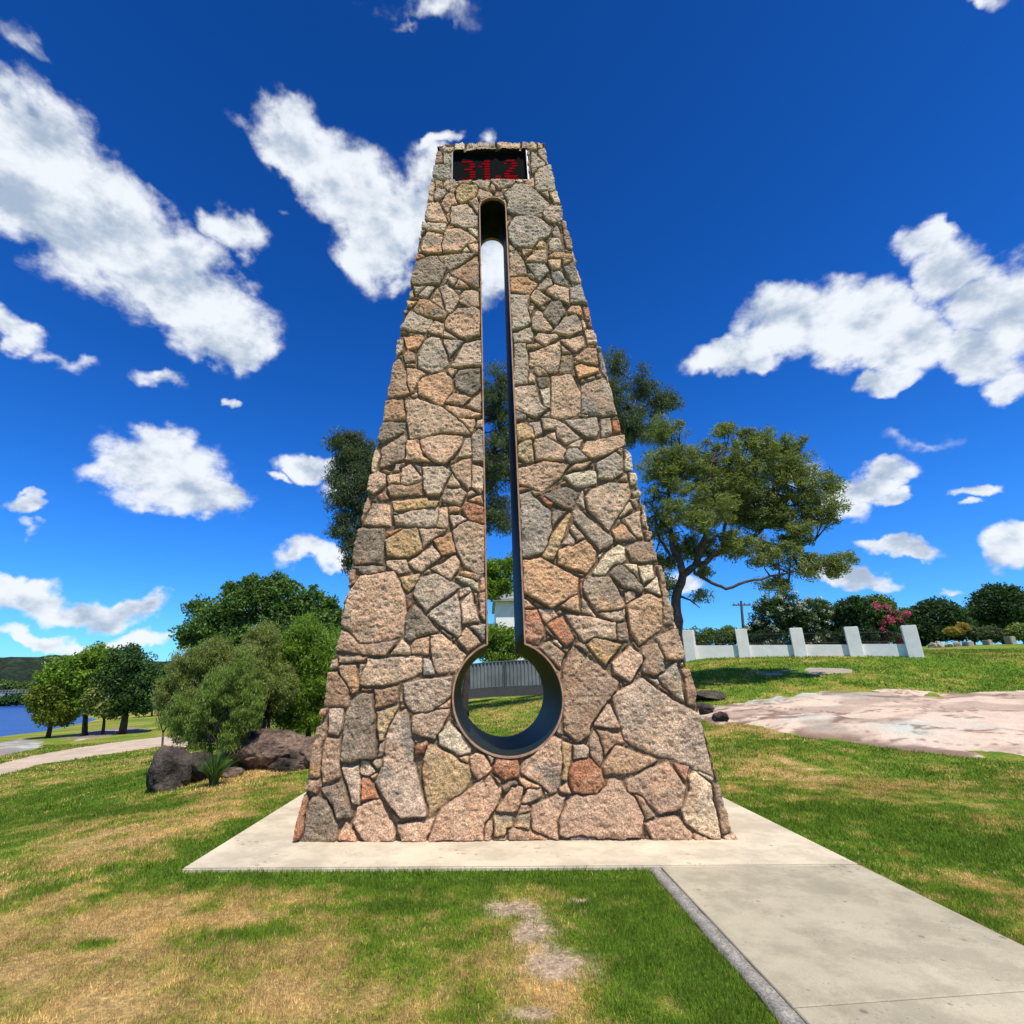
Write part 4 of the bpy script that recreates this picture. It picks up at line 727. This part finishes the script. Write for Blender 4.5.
# left group
plant('broadleaf_tree', 'big rounded dark green tree rising behind the olive shrubs left of the tower', 'tree', 21,
 [(212,622,22,22),(240,610,28,24),(280,600,28,22),(262,590,16,12),(278,586,14,12),(315,606,22,20),(225,640,30,22),(290,632,34,22),(196,606,8,8),(232,592,9,9),(250,583,8,8),(190,638,14,12),(250,655,60,30),(330,640,24,40)],
 (262,705), L_fresh, 800, 85, .36, .15, .085, bark=M_darkbark, trunk_r=.2, seed=12, shell=.3)
plant('feathery_shrub', 'olive grey feathery shrub behind the upright boulder', 'shrub', 12.2,
 [(190,668,22,22),(215,655,22,20),(175,690,16,24),(200,700,26,26),(230,690,24,30),(185,728,16,16),(215,735,20,20),(245,665,20,24),(170,712,12,16),(165,690,10,12)],
 (212,760), L_olive, 1000, 80, .15, .085, .014, bark=M_bark, trunk_r=.035, seed=14, up=.8, shell=.1, ntr=5)
plant('feathery_shrub', 'green upright wispy shrub above the strappy plant', 'shrub', 11.2,
 [(215,700,18,34),(238,686,16,36),(180,712,14,20),(250,722,12,12),(232,735,16,18),(200,730,14,22),(252,705,12,24)],
 (222,768), L_wisp, 700, 80, .12, .075, .012, bark=M_bark, trunk_r=.02, seed=15, up=1.1, shell=.1, ntr=6)
plant('bottlebrush_shrub', 'bright yellow green bushy shrub tallest beside the left edge of the tower', 'shrub', 14,
 [(305,630,20,16),(322,650,16,24),(295,655,22,22),(320,690,18,26),(335,670,14,40),(305,690,20,20),(300,706,16,14),(322,712,16,16),(306,716,18,12),(288,718,14,9),(282,706,14,12),(262,712,12,10)],
 (310,722), L_bright, 700, 90, .24, .10, .022, bark=M_darkbark, trunk_r=.07, seed=16, up=.5, shell=.3, ntr=3)
plant('feathery_shrub', 'dull olive shrub in the middle between the grey green and yellow green shrubs', 'shrub', 13.2,
 [(262,645,20,24),(272,680,22,26),(250,690,14,22),(282,690,16,22)],
 (268,722), L_olive, 800, 80, .15, .085, .015, bark=M_darkbark, trunk_r=.05, seed=17, up=.6, shell=.15, ntr=4)
def strappy(px, py, Y, h_, n_, label, seed, m):
    g = np.random.default_rng(seed); q = P(px, py, Y); q[2] = zg(q[0], q[1]); V = []; Fc = []
    for i_ in range(n_):
        an = g.uniform(0, 2*math.pi); L_ = h_*g.uniform(.6, 1.1); b = q+np.array([math.cos(an), math.sin(an), 0])*g.uniform(0, .08)*h_; w = .007*h_/.6; out_ = g.uniform(.15, .9)
        s_ = np.array([-math.sin(an), math.cos(an), 0])*w; k0 = len(V)
        for t_ in np.linspace(0, 1, 6):
            c = b+np.array([math.cos(an), math.sin(an), 0])*out_*L_*t_**1.6+np.array([0, 0, L_*(t_-.45*out_*t_**2.5)]); V += [c-s_*(1-t_**2), c+s_*(1-t_**2)]
        Fc += [(k0+2*j, k0+2*j+1, k0+2*j+3, k0+2*j+2) for j in range(5)]
    o = mesh('strappy_plant', V, Fc, m, None); return props(o, label, 'plant')
strappy(215, 770, 10.0, .72, 230, 'green strappy leaved clump growing between the dark boulder and the brown rocks', 2, L_strap)

# waterside trees, far left
for (px, base, blobs, leaf, lab, sd_, tr) in (
  (50, 727, [(48,695,14,14),(62,690,14,12),(50,712,10,10),(72,705,10,10),(60,717,12,8),(40,704,8,8)], L_lime, 'small yellow green tree at the water edge, leftmost of the waterside trees', 21, .13),
  (85, 730, [(75,668,26,14),(95,658,18,13),(60,680,20,12),(90,680,20,14),(110,665,16,14),(85,700,12,12),(72,690,10,10),(98,654,8,6),(68,672,12,8)], L_bright, 'bright green spreading tree with dark leaning trunks in the middle of the waterside trees', 22, .2),
  (103, 731, [(105,690,12,14),(98,700,10,12),(112,705,10,10)], L_olive, 'thin reddish leaved sapling under the middle waterside tree', 23, .12),
  (123, 728, [(130,665,20,17),(118,680,20,20),(140,685,18,18),(130,700,18,12),(112,660,12,10),(122,708,10,7),(143,704,8,9),(133,652,8,6),(148,676,8,10)], L_dark, 'dark dense rounded tree, rightmost of the waterside trees', 24, .22)):
    plant('waterside_tree', lab, 'tree', 38, blobs, (px, base), leaf, 380, 80, .55, .22, .13, bark=M_darkbark, trunk_r=tr*.55, seed=sd_, shell=.25, group='trees along the lake shore', ntr=4)
plant('waterside_tree', 'distant green bush seen between the dark waterside tree and the olive shrub', 'tree', 60, [(152,690,12,14),(146,705,8,6),(160,680,10,14)], (152, 715), L_mid, 60, 60, .8, .4, .25, bark=M_darkbark, trunk_r=.12, seed=25, shell=.4)
# slender young trees standing by the path
plant('sapling', 'slender young tree with thin brown trunk left of the olive shrub', 'tree', 17, [(160,700,7,14),(168,690,8,14)], (164, 742), L_olive, 50, 40, .2, .10, .03, bark=M_bark, trunk_r=.04, seed=26, shell=.1)

# ------------------------------------------------------------------ white boundary wall on the right
PIL = [(640,29.5+1.6),(690.5,29.5),(744.0,28.4),(799.5,27.3),(855.5,26.2),(914,25.0)]
wl = P(690, 656, 29.5); wall = empty('boundary_wall', (wl[0], wl[1], zg(wl[0], wl[1])), 'white rendered low wall with square pillars and black iron railings on the rise right of the tower', 'wall')
pp = []
for px, Y in PIL:
    q = P(px, 650, Y); q[2] = P(px, 655.5-(max(0, 690-px)*.0), Y)[2]; pp.append(q)
for i_, q in enumerate(pp):
    hp = 1.34; a = Acc(); dx = pp[min(i_+1, len(pp)-1)]-pp[max(i_-1, 0)]; rz = math.atan2(dx[1], dx[0])
    a.box((q[0]-.28, q[1]-.28, min(q[2], zg(q[0], q[1]))-.4), (q[0]+.28, q[1]+.28, q[2]+hp), rz); o = a.obj('pillar', M_white, wall)
    bm = bmesh.new(); bm.from_mesh(o.data); bmesh.ops.bevel(bm, geom=bm.edges[:], offset=.02, segments=2, affect='EDGES'); bm.to_mesh(o.data)
for i_ in range(len(pp)-1):
    p0, p1 = pp[i_], pp[i_+1]; d = (p1-p0); d[2] = 0; ln_ = np.linalg.norm(d); d /= ln_; s_ = np.array([-d[1], d[0], 0])*.10
    A0 = p0+d*.28; A1 = p1-d*.28; zt = .52
    v = [A0-s_-[0, 0, .6], A1-s_-[0, 0, .6], A1+s_-[0, 0, .6], A0+s_-[0, 0, .6], A0-s_+[0, 0, zt], A1-s_+[0, 0, zt], A1+s_+[0, 0, zt], A0+s_+[0, 0, zt]]
    mesh('wall_panel', v, [(3, 2, 1, 0), (4, 5, 6, 7), (0, 1, 5, 4), (1, 2, 6, 5), (2, 3, 7, 6), (3, 0, 4, 7)], M_white, wall)
    a = Acc(); nb_ = int(ln_/.12)
    for k in range(nb_+1):
        q = A0+(A1-A0)*(k+.5)/(nb_+1); a.tube([q+[0, 0, zt-.02], q+[0, 0, 1.12+.05*math.sin(math.pi*(k+.5)/(nb_+1))]], .010, 5)
    for h_ in (.62, 1.06): a.tube([A0+[0, 0, h_], A1+[0, 0, h_]], .016, 5)
    a.obj('railing', M_iron, wall)
# return pillar behind
q = P(876, 640, 31); a = Acc(); a.box((q[0]-.3, q[1]-.25, q[2]-1), (q[0]+.3, q[1]+.25, q[2]+.75)); o = a.obj('gate_pillar', M_white); props(o, 'white pillar standing behind the railings between the two rightmost wall pillars', 'pillar')

# planting behind the wall
plant('garden_shrub', 'low clipped green hedge behind the wall nearest the tower', 'shrub', 33, [(700,638,16,9),(722,636,18,9),(742,638,12,8),(680,640,14,8)], (712, 652), L_mid, 160, 70, .34, .16, .08, bark=M_darkbark, trunk_r=.06, seed=31, shell=.6, ntr=3)
plant('oleander', 'tall dark oleander with white flowers behind the wall', 'shrub', 31, [(770,615,18,18),(760,635,18,14),(785,640,16,14),(788,608,16,16),(800,622,14,16),(770,650,18,8)], (775, 655), L_vdark, 340, 70, .36, .20, .06, bark=M_darkbark, trunk_r=.08, seed=32, shell=.6, ntr=4, flowers=(F_white, 90, 26, .19))
plant('oleander', 'dark oleander with white flowers and paler leaves, right of the taller one behind the wall', 'shrub', 31.5, [(815,612,16,14),(828,622,14,16),(812,638,16,14),(835,642,12,10),(842,610,8,8)], (822, 655), L_dark, 240, 70, .36, .20, .06, bark=M_darkbark, trunk_r=.08, seed=33, shell=.6, ntr=4, flowers=(F_white, 60, 26, .19))
plant('garden_shrub', 'dark rounded shrub between the white oleander and the pink crepe myrtle', 'shrub', 30, [(855,612,15,17),(858,635,16,14),(846,640,10,12)], (856, 652), L_vdark, 220, 70, .34, .16, .08, bark=M_darkbark, trunk_r=.08, seed=34, shell=.6)
plant('crepe_myrtle', 'pink flowering crepe myrtle behind the iron railings', 'shrub', 30, [(878,618,11,12),(893,620,11,12),(886,632,14,12)], (886, 650), L_dark, 170, 60, .28, .14, .07, bark=M_darkbark, trunk_r=.06, seed=35, shell=.5, flowers=(F_pink, 80, 40, .19))
for (px, by, Y, bl, lf, lab, sd_) in (
  (878, 640, 45, [(878,606,13,8),(876,622,16,14)], L_mid, 'green garden tree top seen above the pink crepe myrtle', 41),
  (915, 642, 48, [(912,622,16,13),(908,634,14,10)], L_mid, 'mid green rounded tree right of the pink crepe myrtle', 42),
  (938, 645, 44, [(938,618,24,17),(925,632,16,12),(955,628,14,12)], L_vdark, 'broad dark domed tree between the crepe myrtle and the big rounded tree', 43),
  (972, 640, 50, [(968,622,16,12),(985,628,14,12)], L_mid, 'brighter green bushy tree beside the big rounded tree', 44),
  (1002, 636, 46, [(1000,602,25,17),(1004,614,24,14),(985,610,12,10)], L_vdark, 'largest rounded dark tree at the right edge of the garden', 45),
  (1040, 640, 52, [(1040,620,20,14),(1060,612,20,18)], L_mid, 'green tree cut by the right edge of the picture', 46)):
    plant('garden_tree', lab, 'tree', Y, bl, (px, by), lf, 320, 60, .62, .24, .14, bark=M_darkbark, trunk_r=.18, seed=sd_, shell=.65, group='garden trees beyond the lawn')
plant('garden_shrub', 'low grey green shrub under the largest rounded tree', 'shrub', 42, [(990,634,14,7),(975,634,10,6)], (984, 641), L_gumd, 110, 60, .4, .2, .1, bark=M_darkbark, trunk_r=.06, seed=51, shell=.6)
plant('garden_shrub', 'yellow orange leaved shrub in front of the dark garden trees', 'shrub', 41, [(955,631,8,4),(963,628,6,4)], (958, 638), L_yel, 50, 50, .3, .2, .1, bark=M_darkbark, trunk_r=.04, seed=52, shell=.4)
plant('garden_shrub', 'brownish green shrub right of the pale end block', 'shrub', 41, [(1020,632,12,8),(1034,634,12,7)], (1022, 640), L_olive, 90, 50, .4, .2, .1, bark=M_darkbark, trunk_r=.04, seed=53, shell=.5)
for i_, (px, py, Y, w_, h_, lab) in enumerate(((932,644,38,.30,.22,'rounded edging stone nearest the wall end in the garden bed'),(939,643,38,.28,.26,'edging stone second from the wall end in the garden bed'),(948,642.5,38.5,.32,.2,'wide low edging stone, third from the wall end'),(956,641.5,39,.22,.2,'small edging stone next to the square pale block'))):
    q = P(px, py, Y); boulder((q[0], q[1], zg(q[0], q[1])+h_*.5), (w_, .25, h_*1.3), 60+i_, M_stoneblk, lab, 8, 'edging_stone', group='edging stones of the garden bed')
for px, py, Y, w_, h_, lab in ((967,641,39,.5,.32,'pale square stone block left of the other two at the lawn top'),(986.5,640,40,.35,.36,'pale square stone block in the middle of the three at the lawn top'),(1010,640,40,.45,.55,'tallest pale stone block, rightmost at the lawn top')):
    q = P(px, py, Y); zq = zg(q[0], q[1]); a = Acc(); a.box((q[0]-w_/2, q[1]-.25, zq-.2), (q[0]+w_/2, q[1]+.25, zq+h_), .15); o = a.obj('stone_block', M_stoneblk); props(o, lab, 'stone block', 'pale stone blocks at the lawn top')
    bm = bmesh.new(); bm.from_mesh(o.data); bmesh.ops.bevel(bm, geom=bm.edges[:], offset=.04, segments=3, affect='EDGES'); bm.to_mesh(o.data)
# power pole
q = P(741, 628, 70); pole = empty('power_pole', (q[0], q[1], zg(q[0], q[1])), 'timber power pole with crossarm rising behind the white wall', 'power pole')
top = P(741, 601, 70); a = Acc(); a.tube([(q[0], q[1], zg(q[0], q[1])-.2), (top[0], top[1], top[2])], [.22, .14], 8); a.obj('post', M_wood, pole)
a = Acc(); a.box((top[0]-1.2, top[1]-.08, top[2]-.62), (top[0]+1.2, top[1]+.08, top[2]-.46)); a.obj('crossarm', M_wood, pole)
for k in (-1, -.4, .4, 1):
    a = Acc(); a.tube([(top[0]+k, top[1], top[2]-.46), (top[0]+k, top[1], top[2]-.25)], [.07, .05], 6); a.obj('insulator', M_dsheet, pole)

# ------------------------------------------------------------------ fence and house behind the tower
f0, f1 = P(380, 690, 37), P(600, 687, 35); zb_ = lambda q: zg(q[0], q[1])
fen = empty('metal_fence', (f0[0], f0[1], zb_(f0)), 'grey corrugated metal fence on a dark retaining base behind the tower', 'fence')
nc = 900; t = np.linspace(0, 1, nc); bx = f0[0]+(f1[0]-f0[0])*t; by_ = f0[1]+(f1[1]-f0[1])*t+.035*np.sign(np.sin(t*nc*.42))*np.minimum(1, np.abs(np.sin(t*nc*.42))*2)
zf = np.array([zb_((a_, b_)) for a_, b_ in zip(bx[::30], by_[::30])]); zf = np.interp(t, t[::30], zf); rt = .62
v = np.concatenate([np.stack([bx, by_, zf+rt], 1), np.stack([bx, by_, zf+rt+1.55], 1)]); f = np.array([(i_, i_+1, nc+i_+1, nc+i_) for i_ in range(nc-1)]); mesh('sheet', v, f, M_sheet, fen)
def strip(name, z0_, z1_, dy, m):
    K = 20; tt = np.linspace(0, 1, K); X = f0[0]+(f1[0]-f0[0])*tt; Yy = f0[1]+(f1[1]-f0[1])*tt; Zz = np.interp(tt, t, zf); a = Acc()
    for k in range(K-1):
        v = [(X[k], Yy[k]-dy, Zz[k]+z0_), (X[k+1], Yy[k+1]-dy, Zz[k+1]+z0_), (X[k+1], Yy[k+1]+dy, Zz[k+1]+z0_), (X[k], Yy[k]+dy, Zz[k]+z0_)]; v += [(a_, b_, c_+z1_-z0_) for a_, b_, c_ in v]
        a.add(v, [(3, 2, 1, 0), (4, 5, 6, 7), (0, 1, 5, 4), (2, 3, 7, 6)]+([(3, 0, 4, 7)] if k == 0 else [])+([(1, 2, 6, 5)] if k == K-2 else []))
    a.obj(name, m, fen)
strip('retaining_base', -.5, rt, .09, M_dsheet); strip('top_rail', rt+1.55, rt+1.60, .05, M_sheet)
for k in range(6):
    tt = (k+.5)/6; X = f0[0]+(f1[0]-f0[0])*tt; Yy = f0[1]+(f1[1]-f0[1])*tt; a = Acc(); a.box((X-.04, Yy-.10, zb_((X, Yy))+rt), (X+.04, Yy-.045, zb_((X, Yy))+rt+1.5)); a.obj('post', M_dsheet, fen)
h0 = P(497, 660, 46); h1 = P(640, 660, 46); zh = zb_(h0); zt1 = P(505, 602, 46)[2]
house = empty('house', (h0[0], h0[1], zh), 'white house wall with grey eaves above the metal fence, glimpsed through the slot', 'house')
a = Acc(); a.box((h0[0], 46, zh-.5), (h1[0], 54, zt1)); a.obj('wall', M_white, house)
a = Acc(); rd = P(505, 586, 46)[2]
xa, xb = h0[0]-.25, h1[0]+.5
a.add([(xa, 45.4, zt1), (xb, 45.4, zt1), (xb, 54.6, zt1), (xa, 54.6, zt1), (xa, 45.4, zt1+.22), (xb, 45.4, zt1+.22), (xb, 54.6, zt1+.22), (xa, 54.6, zt1+.22), (xa+2.5, 50, zt1+2.0), (xb-2.5, 50, zt1+2.0)],
 [(3, 2, 1, 0), (0, 1, 5, 4), (1, 2, 6, 5), (2, 3, 7, 6), (3, 0, 4, 7), (4, 5, 9, 8), (6, 7, 8, 9), (5, 6, 9), (7, 4, 8)]); a.obj('roof', M_roof, house)
plant('young_tree', 'bright green leafy tree seen through the slot above the house wall', 'tree', 30, [(494,570,12,14),(505,585,12,12),(490,592,14,10),(512,565,14,12),(480,580,20,18)], (449, 694), L_bright, 190, 60, .34, .17, .09, bark=M_bark, trunk_r=.10, seed=71, shell=.3)
plant('hedge_shrub', 'green bushy shrub with pale flowers above the metal fence, seen through the slot', 'shrub', 39, [(495,635,14,12),(510,640,12,12),(480,645,16,12),(500,655,20,8),(530,650,14,10)], (500, 690), L_bright, 200, 70, .45, .2, .1, bark=M_darkbark, trunk_r=.10, seed=72, shell=.5, flowers=(F_white, 7, 10, .12))
# bridge
b0, b1 = P(-160, 696, 112), P(38, 697.5, 118)
br = empty('bridge', (b0[0], b0[1], -2.35), 'low grey concrete road bridge crossing the lake at the far left', 'bridge')
def along(t_): return b0+(b1-b0)*t_
a = Acc(); d = b1-b0; d[2] = 0; d /= np.linalg.norm(d); s_ = np.array([-d[1], d[0], 0])*2.5; zt = P(20, 694.5, 116)[2]
for z0_, z1_, nm_ in ((zt-1.0, zt-.2, 'deck'), (zt-.2, zt+.1, 'kerb')):
    a = Acc(); v = [np.array([*(q_+sg*s_)[:2], z_]) for z_ in (z0_, z1_) for q_, sg in ((b0, -1), (b1, -1), (b1, 1), (b0, 1))]; a.add(v, [(3, 2, 1, 0), (4, 5, 6, 7), (0, 1, 5, 4), (1, 2, 6, 5), (2, 3, 7, 6), (3, 0, 4, 7)]); a.obj(nm_, M_brg, br)
for k in range(5):
    q_ = along((k+.6)/5.2); a = Acc(); a.box((q_[0]-.5, q_[1]-2, -4), (q_[0]+.5, q_[1]+2, zt-1.0)); a.obj('pier', M_brg, br)
a = Acc()
for k in range(60):
    q_ = along(k/59)-s_; a.tube([(q_[0], q_[1], zt+.1), (q_[0], q_[1], zt+.9)], .05, 4)
q0, q1 = b0-s_, b1-s_
for h_ in (.5, .9): a.tube([(q0[0], q0[1], zt+h_), (q1[0], q1[1], zt+h_)], .05, 4)
a.obj('railing', M_brg, br)
# far-shore bushes at the bridge end
plant('waterside_tree', 'dark low bush on the far bank under the bridge end', 'tree', 110, [(14,699,12,3.5),(30,699,10,4),(2,702,10,2.5)], (18, 704), L_dark, 120, 50, .8, .5, .3, bark=M_darkbark, trunk_r=.1, seed=81, shell=.4)
plant('waterside_tree', 'bright green willow like bush on the far bank above the bridge', 'tree', 150, [(8,686,10,5),(28,688,12,5),(-10,688,10,5)], (10, 694), L_mid, 150, 50, 1.2, .7, .4, bark=M_darkbark, trunk_r=.2, seed=82, shell=.4)
for o in list(bpy.data.objects):
    if o.type == 'MESH' and len(o.data.polygons) == 0: bpy.data.objects.remove(o)
